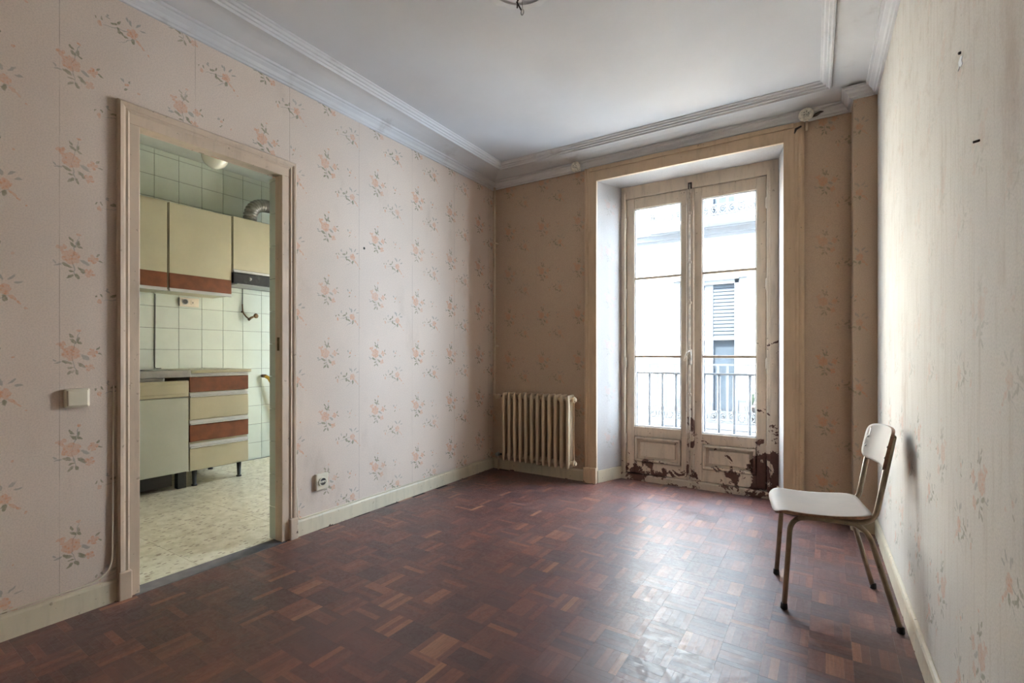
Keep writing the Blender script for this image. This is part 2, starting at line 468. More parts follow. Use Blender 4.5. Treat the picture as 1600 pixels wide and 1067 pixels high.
class MB:
    def __init__(self):
        self.v, self.f = [], []
    def box(self, x0, x1, y0, y1, z0, z1):
        b = len(self.v)
        self.v += [(x0, y0, z0), (x1, y0, z0), (x1, y1, z0), (x0, y1, z0), (x0, y0, z1), (x1, y0, z1), (x1, y1, z1), (x0, y1, z1)]
        self.f += [tuple(b + i for i in q) for q in ((0, 3, 2, 1), (4, 5, 6, 7), (0, 1, 5, 4), (1, 2, 6, 5), (2, 3, 7, 6), (3, 0, 4, 7))]
        return self
    def prism(self, poly, z0, z1):
        """poly: ccw list of (x, y)"""
        b, n = len(self.v), len(poly)
        self.v += [(x, y, z0) for x, y in poly] + [(x, y, z1) for x, y in poly]
        self.f.append(tuple(b + i for i in range(n - 1, -1, -1)))
        self.f.append(tuple(b + n + i for i in range(n)))
        for i in range(n):
            j = (i + 1) % n
            self.f.append((b + i, b + j, b + n + j, b + n + i))
        return self
    def tube(self, pts, r, n=10, cap=True):
        pts = [Vector(p) for p in pts]
        rs = r if isinstance(r, (list, tuple)) else [r] * len(pts)
        b0 = len(self.v)
        prev = None
        for i, p in enumerate(pts):
            if i == 0:
                d = pts[1] - p
            elif i == len(pts) - 1:
                d = p - pts[i - 1]
            else:
                d = (pts[i + 1] - p).normalized() + (p - pts[i - 1]).normalized()
            d.normalize()
            if prev is None:
                a = Vector((0, 0, 1)) if abs(d.z) < .9 else Vector((1, 0, 0))
                u = d.cross(a).normalized()
            else:
                u = (prev - d * prev.dot(d)).normalized()
            prev = u
            vv = d.cross(u)
            for k in range(n):
                t = 2 * math.pi * k / n
                self.v.append(tuple(p + (u * math.cos(t) + vv * math.sin(t)) * rs[i]))
        for i in range(len(pts) - 1):
            for k in range(n):
                a = b0 + i * n + k
                b = b0 + i * n + (k + 1) % n
                self.f.append((a, b, b + n, a + n))
        if cap:
            self.f.append(tuple(b0 + k for k in range(n - 1, -1, -1)))
            e = b0 + (len(pts) - 1) * n
            self.f.append(tuple(e + k for k in range(n)))
        return self
    def lathe(self, prof, mtx=None, n=20):
        """prof: (radius, height) along local z"""
        mtx = mtx or Matrix()
        b0 = len(self.v)
        for r, h in prof:
            for k in range(n):
                t = 2 * math.pi * k / n
                self.v.append(tuple(mtx @ Vector((r * math.cos(t), r * math.sin(t), h))))
        for i in range(len(prof) - 1):
            for k in range(n):
                a = b0 + i * n + k
                b = b0 + i * n + (k + 1) % n
                self.f.append((a, b, b + n, a + n))
        self.f.append(tuple(b0 + k for k in range(n - 1, -1, -1)))
        e = b0 + (len(prof) - 1) * n
        self.f.append(tuple(e + k for k in range(n)))
        return self
    def mesh(self, name):
        me = bpy.data.meshes.new(name)
        me.from_pydata(self.v, [], self.f)
        me.validate()
        bm = bmesh.new()
        bm.from_mesh(me)
        bmesh.ops.recalc_face_normals(bm, faces=bm.faces)
        bm.to_mesh(me)
        bm.free()
        return me
    def build(self, name, mat, parent=None, smooth=False, bevel=0.0, segs=2):
        return link(name, self.mesh(name), mat, parent, smooth, bevel, segs)

def empty(name, loc=(0, 0, 0)):
    o = bpy.data.objects.new(name, None)
    o.empty_display_size = .05
    COL.objects.link(o)
    o.location = loc
    bpy.context.view_layer.update()
    return o
def tag(o, label=None, cat=None, group=None, kind=None):
    for k, v in (('label', label), ('category', cat), ('group', group), ('kind', kind)):
        if v:
            o[k] = v
    return o
def struct(o, label, cat):
    return tag(o, label, cat, None, 'structure')
def keep(o, root):
    """parent a world-space part under a root that stands elsewhere"""
    o.parent = root
    o.matrix_parent_inverse = root.matrix_world.inverted()
    return o
def axis(loc, d):
    """matrix with local z along d"""
    return Matrix.Translation(Vector(loc)) @ Vector(d).to_track_quat('Z', 'Y').to_matrix().to_4x4()
def bez(p, n=8):
    """round the corners of a polyline: p = list of (point, radius)"""
    out = [Vector(p[0][0])]
    for i in range(1, len(p) - 1):
        a, b, c = Vector(p[i - 1][0]), Vector(p[i][0]), Vector(p[i + 1][0])
        r = p[i][1]
        s = b + (a - b).normalized() * r
        e = b + (c - b).normalized() * r
        for k in range(n + 1):
            t = k / n
            out.append(s * (1 - t) ** 2 + b * 2 * t * (1 - t) + e * t * t)
    out.append(Vector(p[-1][0]))
    return out
def project(p):
    q = Vector(p) - Vector((0, 0, CAM_H))
    f = Vector((-math.sin(YAW), math.cos(YAW), 0))
    r = Vector((math.cos(YAW), math.sin(YAW), 0))
    d = q.dot(f)
    if d < .05:
        return None
    return 800 + FPX * q.dot(r) / d, CYPX - FPX * q.z / d

# ------------------------------------------------------------------ room dimensions
XL, XR, YB, YF = -2.688, 0.335, 3.92, -0.35
XLK = -2.81                     # kitchen face of the left wall
H = 2.856                       # ceiling
YW = 4.22                       # inner face of the window sashes
WX0, WX1, WTOP = -1.595, -0.178, 2.62
D0, D1, DTOP = 0.976, 1.687, 2.186
HK, XK, YK0, YK1 = 2.985, -5.05, 0.1, 4.0

# ---- floor: bed + individual strips
floor = MB().box(XL - .03, XR + .0, YF, YW + .02, -.12, -.004).build('floor', M['parquet_bed'])
struct(floor, 'dark mahogany basket-weave parquet floor of the empty room', 'floor')
BL, NS = .139, 5
SW = BL / NS
def strip_mesh():
    mb = MB()
    l, wd, t = BL / 2 - .00035, SW / 2 - .00012, .004
    mb.v = [(-l, -wd, -t), (l, -wd, -t), (l, wd, -t), (-l, wd, -t), (-l, -wd, 0), (l, -wd, 0), (l, wd, 0), (-l, wd, 0)]
    mb.f = [(4, 5, 6, 7), (0, 1, 5, 4), (1, 2, 6, 5), (2, 3, 7, 6), (3, 0, 4, 7)]
    me = bpy.data.meshes.new('parquet_strip')
    me.from_pydata(mb.v, [], mb.f)
    uvl = me.uv_layers.new(name='UVMap')
    for lp in me.loops:
        co = me.vertices[lp.vertex_index].co
        uvl.data[lp.index].uv = (co.x, co.y)
    me.materials.append(M['parquet'])
    return me
STRIP = strip_mesh()
strips = []
ox, oy, rot = -.58, 1.885, R(-1.2)
cr_, sr_ = math.cos(rot), math.sin(rot)
for i in range(-20, 12):
    for j in range(-20, 22):
        for k in range(NS):
            o_ = (k + .5) * SW - BL / 2
            bx, by = (i + .5) * BL, (j + .5) * BL
            along_x = (i + j) % 2 == 0
            px, py = (bx, by + o_) if along_x else (bx + o_, by)
            x = ox + px * cr_ - py * sr_
            y = oy + px * sr_ + py * cr_
            inroom = XL + .055 < x < XR - .055 and YF + .06 < y < YB - .07
            inbay = WX0 + .16 < x < WX1 - .12 and YB - .08 < y < YW - .05
            if not (inroom or inbay):
                # the edge strips run under the walls
                if not (XL - .02 < x < XR + .05 and YF < y < YB + .02 or WX0 < x < WX1 and YB <= y < YW + .02):
                    continue
            strips.append((x, y, (0 if along_x else R(90)) + rot))
def seen_size(s):
    q = project((s[0], s[1], 0))
    if q is None or not (8 < q[0] < 1592 and 560 < q[1] < 1060) or s[0] < XL + .06 or s[0] > XR - .06:
        return 0
    dx, dy = math.cos(s[2]) * BL / 2, math.sin(s[2]) * BL / 2
    a, b = project((s[0] - dx, s[1] - dy, 0)), project((s[0] + dx, s[1] + dy, 0))
    nx, ny = -math.sin(s[2]) * SW / 2, math.cos(s[2]) * SW / 2
    c, d = project((s[0] - nx, s[1] - ny, 0)), project((s[0] + nx, s[1] + ny, 0))
    if None in (a, b, c, d):
        return 0
    return abs((b[0] - a[0]) * (d[1] - c[1]) - (b[1] - a[1]) * (d[0] - c[0]))
order = sorted(range(len(strips)), key=lambda i: -seen_size(strips[i]))
single = set(order[:298])
rv, rf, ruv = [], [], []
for i, (x, y, a) in enumerate(strips):
    dz = random.uniform(-.00012, .0)
    tx, ty = random.uniform(-.0016, .0016), random.uniform(-.0008, .0008)
    if i in single:
        o = bpy.data.objects.new('parquet_strip', STRIP)
        COL.objects.link(o)
        o.location = (x, y, dz)
        o.rotation_euler = (tx, ty, a)
        o.parent = floor
    else:
        mt = Matrix.Translation((x, y, dz)) @ Matrix.Rotation(a, 4, 'Z') @ Matrix.Rotation(ty, 4, 'Y') @ Matrix.Rotation(tx, 4, 'X')
        b = len(rv)
        for v in STRIP.vertices:
            rv.append(tuple(mt @ v.co))
            ruv.append((v.co.x, v.co.y))
        rf += [tuple(b + k for k in p.vertices) for p in STRIP.polygons]
me = bpy.data.meshes.new('parquet_remainder')
me.from_pydata(rv, [], rf)
uvl = me.uv_layers.new(name='UVMap')
for lp in me.loops:
    uvl.data[lp.index].uv = ruv[lp.vertex_index]
po = link('parquet_remainder', me, M['parquet'], floor)
po['kind'] = 'stuff'

# ---- walls
wl = MB()
wl.box(XLK, XL, YF, D0 - .02, -.1, HK + .1)
wl.box(XLK, XL, D1 + .02, YB + .6, -.1, HK + .1)
wl.box(XLK, XL, D0 - .02, D1 + .02, DTOP + .02, HK + .1)
wl = wl.build('wall_left', M['paper_left'])
struct(wl, 'wallpapered wall with kitchen doorway, faded peach rose sprigs', 'wall')

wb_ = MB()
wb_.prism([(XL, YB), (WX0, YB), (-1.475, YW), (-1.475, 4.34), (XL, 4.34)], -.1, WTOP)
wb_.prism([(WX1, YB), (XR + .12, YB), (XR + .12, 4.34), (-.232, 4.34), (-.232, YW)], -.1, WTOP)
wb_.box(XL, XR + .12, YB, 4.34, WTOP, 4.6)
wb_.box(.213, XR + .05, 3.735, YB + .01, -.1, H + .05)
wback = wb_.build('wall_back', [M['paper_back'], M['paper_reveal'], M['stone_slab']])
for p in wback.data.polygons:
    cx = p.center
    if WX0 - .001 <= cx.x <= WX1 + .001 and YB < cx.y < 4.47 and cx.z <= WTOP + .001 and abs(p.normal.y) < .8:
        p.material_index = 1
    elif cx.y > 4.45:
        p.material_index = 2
struct(wback, 'shaded wallpapered wall around the tall balcony window', 'wall')
wr = MB().box(XR, XR + .12, YF, YB + .05, -.1, H + .1).build('wall_right', M['paper_right'])
struct(wr, 'bleached wallpapered wall behind the chair', 'wall')
wf = MB().box(XLK, XR + .12, YF - .12, YF, -.1, H + .1).build('wall_front', M['bare_wall'])
struct(wf, 'plain wall on the viewer side of the room', 'wall')
ceil = MB().box(XL, XR + .02, YF, YB + .02, H, H + .12).build('ceiling', M['plaster'])
struct(ceil, 'off-white plaster ceiling of the empty room', 'ceiling')

# ---- cornice: swept profiles
def sweep(name, prof, path, mat, closed=False):
    """prof: (projection, z); path: list of (x, y), room interior on the left hand when walking"""
    n = len(path)
    mb = MB()
    cols = []
    for i in range(n):
        p = Vector(path[i])
        if closed or 0 < i < n - 1:
            a = (p - Vector(path[(i - 1) % n])).normalized()
            b = (Vector(path[(i + 1) % n]) - p).normalized()
        elif i == 0:
            a = b = (Vector(path[1]) - p).normalized()
        else:
            a = b = (p - Vector(path[i - 1])).normalized()
        na, nb = Vector((-a.y, a.x)), Vector((-b.y, b.x))
        m = (na + nb)
        m = m / max(.2, m.dot(na))
        b0 = len(mb.v)
        for pr, z in prof:
            q = p + m * pr
            mb.v.append((q.x, q.y, z))
        cols.append(b0)
    k = len(prof)
    for i in range(n if closed else n - 1):
        a, b = cols[i], cols[(i + 1) % n]
        for j in range(k):
            j2 = (j + 1) % k
            mb.f.append((a + j, b + j, b + j2, a + j2))
    if not closed:
        mb.f.append(tuple(cols[0] + j for j in range(k)))
        mb.f.append(tuple(cols[-1] + j for j in range(k - 1, -1, -1)))
    return mb.build(name, mat)
low = [(-.02, 2.735), (.012, 2.735), (.016, 2.744), (.024, 2.748), (.030, 2.766), (.044, 2.778), (.048, 2.786), (.060, 2.788), (.062, 2.800), (.050, 2.806), (-.02, 2.806)]
ring = [(XR, YF), (XR, 3.735), (.213, 3.735), (.213, YB), (XL, YB), (XL, YF)]
t1 = sweep('trim_1', low, ring, M['cornice'])
struct(t1, 'lower plaster moulding of the cornice running along the walls', 'cornice')
box4 = [(XR, YF), (XR, YB), (XL, YB), (XL, YF)]
cove = [(.045, 2.803)] + [(.05 + .19 * t, 2.803 + .026 * math.sin(t * math.pi / 2)) for t in (0, .25, .5, .75, 1)] + [(.243, 2.812), (.252, 2.810), (.258, 2.822), (.268, 2.823), (.272, 2.834), (.284, 2.835), (.290, 2.846), (.300, 2.849), (.303, 2.87), (-.02, 2.87)]
t2 = sweep('trim_2', cove, box4, M['cornice'])
struct(t2, 'coved upper cornice with stepped moulding on the ceiling', 'cornice')

# ---- baseboards
bprof = [(-.01, 0), (.015, 0), (.015, .088), (.011, .098), (.004, .102), (-.01, .102)]
PO0, PO1 = .889, 1.778            # outer edges of the door casing
bl = sweep('baseboard_left', bprof, [(XL, PO0 + .002), (XL, YF)], M['base_paint'])
b2 = sweep('baseboard_left_far', bprof, [(WX0 - .105, YB), (XL, YB), (XL, PO1 - .002)], M['base_paint'])
struct(bl, 'cream baseboard below the light switch', 'baseboard')
struct(b2, 'cream baseboard from doorway round to the window casing', 'baseboard')
br = sweep('baseboard_right', bprof, [(XR, YF), (XR, 3.735), (.213, 3.735), (.213, YB), (-.056, YB)], M['base_paint'])
struct(br, 'cream baseboard along the bleached wall and pilaster', 'baseboard')

# ------------------------------------------------------------------ kitchen doorway (door_1)
door = empty('door_1', (XL, (D0 + D1) / 2, 0))
struct(door, 'cream painted open door frame leading to the kitchen', 'door frame')
def part(mb, name, mat, root, bevel=0.0, smooth=False, segs=2):
    return keep(mb.build(name, mat, None, smooth, bevel, segs), root)
cp = [(0, 0), (0, .018), (.008, .026), (.02, .024), (.030, .017), (.038, .020), (.047, .013), (.047, 0)]   # (inward, out of the wall)
def casing_side(y, sgn, z0, z1):
    poly = [(XL + o, y + sgn * i) for i, o in cp]
    mb = MB()
    n = len(poly)
    mb.v = [(x, yy, z0) for x, yy in poly] + [(XL + o, y + sgn * i, z1 - i) for i, o in cp]
    mb.f = [tuple(range(n)), tuple(range(n, 2 * n))] + [(i, (i + 1) % n, n + (i + 1) % n, n + i) for i in range(n)]
    return mb
part(casing_side(PO0, 1, .12, 2.281), 'casing', M['door_paint'], door)
part(casing_side(PO1, -1, .12, 2.281), 'casing', M['door_paint'], door)
mb = MB()
n = len(cp)
mb.v = [(XL + o, PO0 + i, 2.281 - i) for i, o in cp] + [(XL + o, PO1 - i, 2.281 - i) for i, o in cp]
mb.f = [tuple(range(n)), tuple(range(n, 2 * n))] + [(i, (i + 1) % n, n + (i + 1) % n, n + i) for i in range(n)]
part(mb, 'casing_head', M['door_paint'], door)
for y0, y1 in ((PO0, PO0 + .05), (PO1 - .05, PO1)):
    part(MB().box(XL, XL + .036, y0, y1, 0, .128), 'plinth_block', M['door_paint'], door, .005)
for y0, y1 in ((PO0 + .045, D0), (D1, PO1 - .045)):
    part(MB().box(XL - .06, XL + .012, y0, y1, 0, DTOP), 'jamb', M['door_paint'], door, .003)
part(MB().box(XL - .06, XL + .012, PO0 + .045, PO1 - .045, DTOP, 2.236), 'head', M['door_paint'], door, .003)
part(MB().box(XL - .036, XL - .016, D1 - .003, D1 + .01, 1.14, 1.22), 'strike_plate', M['bronze'], door)
part(MB().box(XL - .075, XL + .028, D0 - .02, D1 + .02, -.01, .0025), 'threshold', M['cement'], door, .002)
# tiled reveal behind the wooden frame
for y0, y1 in ((D0 - .02, D0 - .002), (D1 + .002, D1 + .02)):
    k = 0
    z = 0.0
    while z < DTOP:
        z1 = min(z + .196, DTOP)
        part(MB().box(XLK, XL - .061, y0, y1, z + .001, z1 - .001), 'tile', M['tile'], door, .0015, segs=1)
        z += .197

# ------------------------------------------------------------------ window casing and French window (window_1)
win = empty('window_1', (-.87, YW, 0))
struct(win, 'tall peeling French window with six panes onto the balcony', 'window')
def wpart(mb, name, mat, bevel=0.0, smooth=False, parent=win, segs=2):
    o = mb.build(name, mat, None, smooth, bevel, segs)
    if parent is win:
        return keep(o, win)
    o.parent = parent
    o.matrix_parent_inverse = (parent.matrix_world @ Matrix()).inverted() if parent.parent is None else win.matrix_world.inverted() @ win.matrix_world
    return o
YC = YB - .035
def casing_strip(x0, x1, dirn):
    mb = MB()
    w_ = x1 - x0
    fr = [(0, .020), (.10, .032), (.18, .035), (.26, .026), (.34, .030), (.46, .024), (.50, .026), (1.0, .024)]
    if dirn < 0:
        fr = [(1 - a, b) for a, b in reversed(fr)]
    poly = [(x0 + a * w_, YB - b) for a, b in fr] + [(x1, YB + .002), (x0, YB + .002)]
    return mb.prism(poly, .13, 2.735)
wpart(casing_strip(-1.703, WX0 + .004, 1), 'casing', M['casing_paint'])
wpart(casing_strip(WX1 - .004, -.056, -1), 'casing', M['casing_right'])
wpart(MB().box(WX0, WX1, YB - .025, YB + .002, WTOP - .004, 2.737), 'casing_head', M['casing_paint'], .002)
wpart(MB().box(WX0 - .06, WX1 + .06, YB - .034, YB - .02, 2.702, 2.737), 'casing_head_bead', M['casing_right'], .004)
for x0, x1 in ((-1.705, WX0 + .006), (WX1 - .006, -.054)):
    wpart(MB().box(x0, x1, YB - .045, YB + .01, 0, .135), 'plinth_block', M['casing_paint'], .004)
for a, b in (((WX0, YB), (-1.475, YW)), ((-.232, YW), (WX1, YB))):
    d = (Vector(b) - Vector(a)).normalized()
    nrm = Vector((d.y, -d.x)) * .012
    poly = [a, b, (b[0] + nrm.x, b[1] + nrm.y), (a[0] + nrm.x, a[1] + nrm.y)]
    wpart(MB().prism(poly, 0, .108), 'reveal_baseboard', M['base_paint'], .003)
# fixed frame
FX0, FX1 = -1.478, -.228
wpart(MB().box(FX0, -1.436, YW - .015, YW + .09, 0, 2.60), 'frame_stile', M['sash_left'], .004)
wpart(MB().box(-.308, FX1, YW - .015, YW + .09, 0, 2.60), 'frame_stile', M['sash_right'], .004)
wpart(MB().box(FX0, -1.418, YW + .05, YW + .09, 0, 2.6).box(-.325, FX1, YW + .05, YW + .09, 0, 2.6).box(FX0, FX1, YW + .05, YW + .09, 2.495, 2.6).box(FX0, FX1, YW + .05, YW + .09, 0, .075).box(-.9, -.85, YW + .046, YW + .07, .05, 2.52), 'frame_rebate', M['sash_mid'])
wpart(MB().box(-1.452, -1.436, YW - .028, YW - .010, 0, 2.56), 'frame_bead', M['sash_left'], .004)
wpart(MB().box(-.308, -.286, YW - .028, YW - .010, 0, 2.56), 'frame_bead', M['sash_right'], .004)
wpart(MB().box(FX0, FX1, YW - .012, YW + .09, 2.514, 2.625), 'frame_head', M['sash_left'], .004)
wpart(MB().box(FX0, FX1, YW - .03, YW + .115, -.02, .055), 'threshold', M['sash_mid'], .008)
def sash(x0, x1, zb, mat, lw, rw):
    """zb: bottom of the glass; lw/rw: stile widths"""
    s = empty('sash', ((x0 + x1) / 2, YW, 0))
    inv = s.matrix_world.inverted()
    s.parent = win
    s.matrix_parent_inverse = win.matrix_world.inverted()
    def sp(mb, name, m_, bevel=0.0, smooth=False):
        o = mb.build(name, m_, None, smooth, bevel)
        o.parent = s
        o.matrix_parent_inverse = inv
        return o
    y0, y1 = YW, YW + .045
    g0, g1 = x0 + lw, x1 - rw
    sp(MB().box(x0, g0, y0, y1, .06, 2.51), 'stile', mat, .004)
    sp(MB().box(g1, x1, y0, y1, .06, 2.51), 'stile', mat, .004)
    sp(MB().box(g0, g1, y0 + .001, y1, 2.415, 2.51), 'top_rail', mat, .004)
    sp(MB().box(g0, g1, y0 + .001, y1, zb - .085, zb), 'lock_rail', mat, .004)
    sp(MB().box(g0, g1, y0 + .001, y1, .06, .165), 'bottom_rail', mat, .004)
    sp(MB().box(g0, g1, y0 + .024, y1 - .004, .15, zb - .07), 'panel', mat)
    # raised field and bolection moulding of the lower panel
    pz0, pz1 = .165, zb - .085
    mo = MB()
    q0, q1, pa, pb = g0 + .005, g1 - .005, pz0 + .005, pz1 - .005
    for a, b, c, d in ((q0, q1, pb - .020, pb), (q0, q1, pa, pa + .020), (q0, q0 + .020, pa, pb), (q1 - .020, q1, pa, pb)):
        mo.box(a, b, y0 - .010, y0 + .02, c, d)
    sp(mo, 'panel_moulding', mat, .005)
    sp(MB().box(g0 + .05, g1 - .05, y0 + .008, y0 + .02, pz0 + .045, pz1 - .045), 'panel_field', mat, .006)
    # glazing bars and beads
    zs = [zb, 1.098, 1.793, 2.415]
    for z in zs[1:3]:
        sp(MB().box(g0, g1, y0 + .006, y1 - .006, z - .011, z + .011), 'glazing_bar', mat, .003)
    for i in range(3):
        a = zs[i] + (.011 if i else 0)
        b = zs[i + 1] - (.011 if i < 2 else 0)
        sp(MB().box(g0, g1, y0 + .026, y0 + .029, a, b), 'pane', M['glass'])
    bead = MB()
    for a, b, c, d in ((g0, g0 + .009, zb, 2.415), (g1 - .009, g1, zb, 2.415), (g0, g1, zb, zb + .012), (g0, g1, 2.405, 2.415)):
        bead.box(a, b, y0 + .010, y0 + .026, c, d)
    sp(bead, 'glazing_bead', M['shutter_frame'])
    xh = x0 - .003 if lw <= rw and mat is M['sash_left'] else x1 + .003
    for z in (.32, 1.0, 1.62, 2.25):
        sp(MB().tube([(xh, YW - .016, z), (xh, YW - .016, z + .012), (xh, YW - .016, z + .078), (xh, YW - .016, z + .09)], [.004, .008, .008, .004], 10), 'hinge', mat, 0, True)
    return s
sash(-1.431, -.884, .475, M['sash_left'], .071, .072)
sash(-.868, -.313, .458, M['sash_right'], .080, .069)
# meeting strip with the espagnolette bolt
wpart(MB().prism([(-.915, YW - .001), (-.905, YW - .018), (-.855, YW - .018), (-.845, YW - .001)], .06, 2.51), 'meeting_strip', M['sash_mid'], .003)
wpart(MB().tube([(-.880, YW - .028, z) for z in (.075, .8, 1.6, 2.545)], .0065, 10), 'bolt_rod', M['brass'], 0, True)
for z in (.11, .47, .78, 1.55, 1.89, 2.3, 2.48):
    wpart(MB().box(-.893, -.867, YW - .034, YW - .016, z - .012, z + .012), 'bolt_guide', M['sash_mid'], .004)
wpart(MB().box(-.896, -.864, YW - .022, YW - .016, 2.505, 2.56), 'bolt_keeper', M['nail'], .003)
wpart(MB().box(-.897, -.863, YW - .036, YW - .016, 1.03, 1.16), 'handle_plate', M['brass'], .006)
wpart(MB().tube(bez([((-.88, YW - .03, 1.145), 0), ((-.884, YW - .055, 1.145), .012), ((-.905, YW - .06, 1.11), .02), ((-.918, YW - .055, 1.065), 0)]), [.006] * 10 + [.0055] * 9 + [.0045], 10), 'handle_lever', M['brass'], 0, True)
wpart(MB().tube(bez([((-.872, YW - .036, 1.15), 0), ((-.862, YW - .055, 1.10), .015), ((-.872, YW - .036, 1.04), 0)]), .005, 8), 'handle_hook', M['brass'], 0, True)

# ------------------------------------------------------------------ ceiling rosette, wires
ros = MB()
cx, cy = -1.15, 1.895
def petal_ring(mb, r0, r1, z0, z1, nseg=64, lobes=16, amp=.06):
    b = len(mb.v)
    for k in range(nseg):
        t = 2 * math.pi * k / nseg
        q = 1 + amp * math.cos(lobes * t)
        mb.v.append((cx + r1 * q * math.cos(t), cy + r1 * q * math.sin(t), H + .001))
        mb.v.append((cx + r1 * q * .97 * math.cos(t), cy + r1 * q * .97 * math.sin(t), z1))
        mb.v.append((cx + r0 * math.cos(t), cy + r0 * math.sin(t), z0))
        mb.v.append((cx + r0 * math.cos(t), cy + r0 * math.sin(t), H + .001))
    for k in range(nseg):
        a, c = b + 4 * k, b + 4 * ((k + 1) % nseg)
        for j in range(4):
            j2 = (j + 1) % 4
            mb.f.append((a + j, c + j, c + j2, a + j2))
petal_ring(ros, .155, .197, H - .012, H - .008, amp=.035)
petal_ring(ros, .09, .14, H - .022, H - .012, lobes=8, amp=.05)
petal_ring(ros, .02, .07, H - .034, H - .02, lobes=12, amp=.08)
rosette = ros.build('ceiling_rosette', M['cornice'])
tag(rosette, 'round plaster rosette in the middle of the ceiling', 'rosette')
hook = empty('ceiling_wires', (cx, cy, H - .02))
tag(hook, 'bare twisted lamp wires with a metal hook hanging from the rosette', 'wires')
part(MB().tube([(cx + .03, cy, H - .01), (cx + .012, cy + .006, H - .07), (cx - .012, cy - .006, H - .11), (cx + .008, cy, H - .15)], .0035, 8), 'wire', M['nail'], hook, smooth=True)
part(MB().tube([(cx - .03, cy, H - .01), (cx - .004, cy - .01, H - .07), (cx - .016, cy + .004, H - .13)], .0035, 8), 'wire', M['nail'], hook, smooth=True)
lp = [(cx + .014, cy, H - .01), (cx + .014, cy, H - .15)]
lp += [(cx + .014 + .0075 * math.sin(t), cy, H - .163 + .013 * math.cos(t)) for t in [k * math.pi / 6 for k in range(1, 12)]]
part(MB().tube(lp, .0022, 8), 'hook', M['screw'], hook, smooth=True)

# ------------------------------------------------------------------ radiator
rad = empty('radiator', (-2.12, 3.79, .12))
tag(rad, 'cream cast iron column radiator in the corner beside the window', 'radiator')
rx0, pitch = -2.446, .0597
ry = (3.742, 3.795, 3.848)   # front column, header axis, rear column
zb_, zt_ = .128, .768
def section_mesh():
    mb = MB()
    for y in (ry[0], ry[2]):
        mb.tube([(0, y, zb_ + .006), (0, y, zb_ + .02), (0, y, zb_ + .05), (0, y, zt_ - .05), (0, y, zt_ - .02), (0, y, zt_ - .006)], [.006, .012, .0155, .0155, .012, .006], 12)
    for z in (zb_ + .045, zt_ - .045):
        mb.tube([(0, ry[0], z), (0, ry[2], z)], .013, 12)
        mb.tube([(-pitch / 2, ry[1], z), (pitch / 2, ry[1], z)], .021, 14)
    mb.box(-.004, .004, ry[0], ry[2], zb_ + .03, zt_ - .03)
    # thin webs tying the columns together at both ends
    mb.box(-.007, .007, ry[0], ry[2], zt_ - .04, zt_ - .004)
    mb.box(-.007, .007, ry[0], ry[2], zb_ + .004, zb_ + .04)
    return mb.mesh('section')
SEC = section_mesh()
SEC.materials.append(M['radiator'])
for p in SEC.polygons:
    p.use_smooth = True
for k in range(12):
    o = bpy.data.objects.new('section', SEC)
    COL.objects.link(o)
    o.location = (rx0 + k * pitch, 0, 0)
    keep(o, rad)
xe = rx0 + 11 * pitch
for z in (zb_ + .045, zt_ - .045):
    part(MB().lathe([(.024, 0), (.027, .004), (.027, .016), (.019, .018), (.017, .028), (.012, .03)], axis((xe + .026, ry[1], z), (1, 0, 0)), 16), 'end_plug', M['radiator'], rad, smooth=False, bevel=.001)
part(MB().tube([(rx0 - .03, ry[1], zt_ - .045), (rx0 - .075, ry[1], zt_ - .045)], .011, 12), 'pipe_nipple', M['nail'], rad, smooth=True)
part(MB().lathe([(.012, 0), (.020, .006), (.023, .02), (.023, .05), (.017, .058)], axis((-2.522, ry[1] + .0, zt_ - .045), (0, -1, 0)), 16), 'thermostat_valve', M['radiator'], rad, bevel=.001)
part(MB().tube([(rx0 - .03, ry[1], zb_ + .045), (rx0 - .10, ry[1], zb_ + .045)], .010, 12), 'pipe_nipple', M['nail'], rad, smooth=True)
part(MB().lathe([(.011, 0), (.018, .004), (.018, .035), (.013, .04)], axis((-2.535, ry[1], zb_ + .045), (0, -1, 0)), 14), 'return_valve', M['steel'], rad, bevel=.001)
for x in (rx0 + pitch * 1.5, rx0 + pitch * 9.5):
    part(MB().tube([(x, ry[1], zb_ + .07), (x, YB + .005, zb_ + .07)], .008, 8), 'wall_bracket', M['nail'], rad, smooth=True)
pipe = empty('heating_pipe', (-2.63, 3.86, .1))
tag(pipe, 'thin painted heating pipe rising up the corner above the radiator', 'pipe')
part(MB().tube(bez([((-2.635, 3.87, 2.74), 0), ((-2.635, 3.87, zt_ - .045), .03), ((-2.528, ry[1], zt_ - .045), 0)]), .010, 10), 'riser', M['pipe'], pipe, smooth=True)
part(MB().tube(bez([((-2.600, 3.885, .0), 0), ((-2.600, 3.885, zb_ + .045), .03), ((-2.54, ry[1], zb_ + .045), 0)]), .009, 10), 'return_pipe', M['pipe'], pipe, smooth=True)
for z in (1.2, 2.2):
    part(MB().box(-2.652, -2.618, 3.855, 3.925, z - .006, z + .006), 'clip', M['pipe'], pipe, .002)

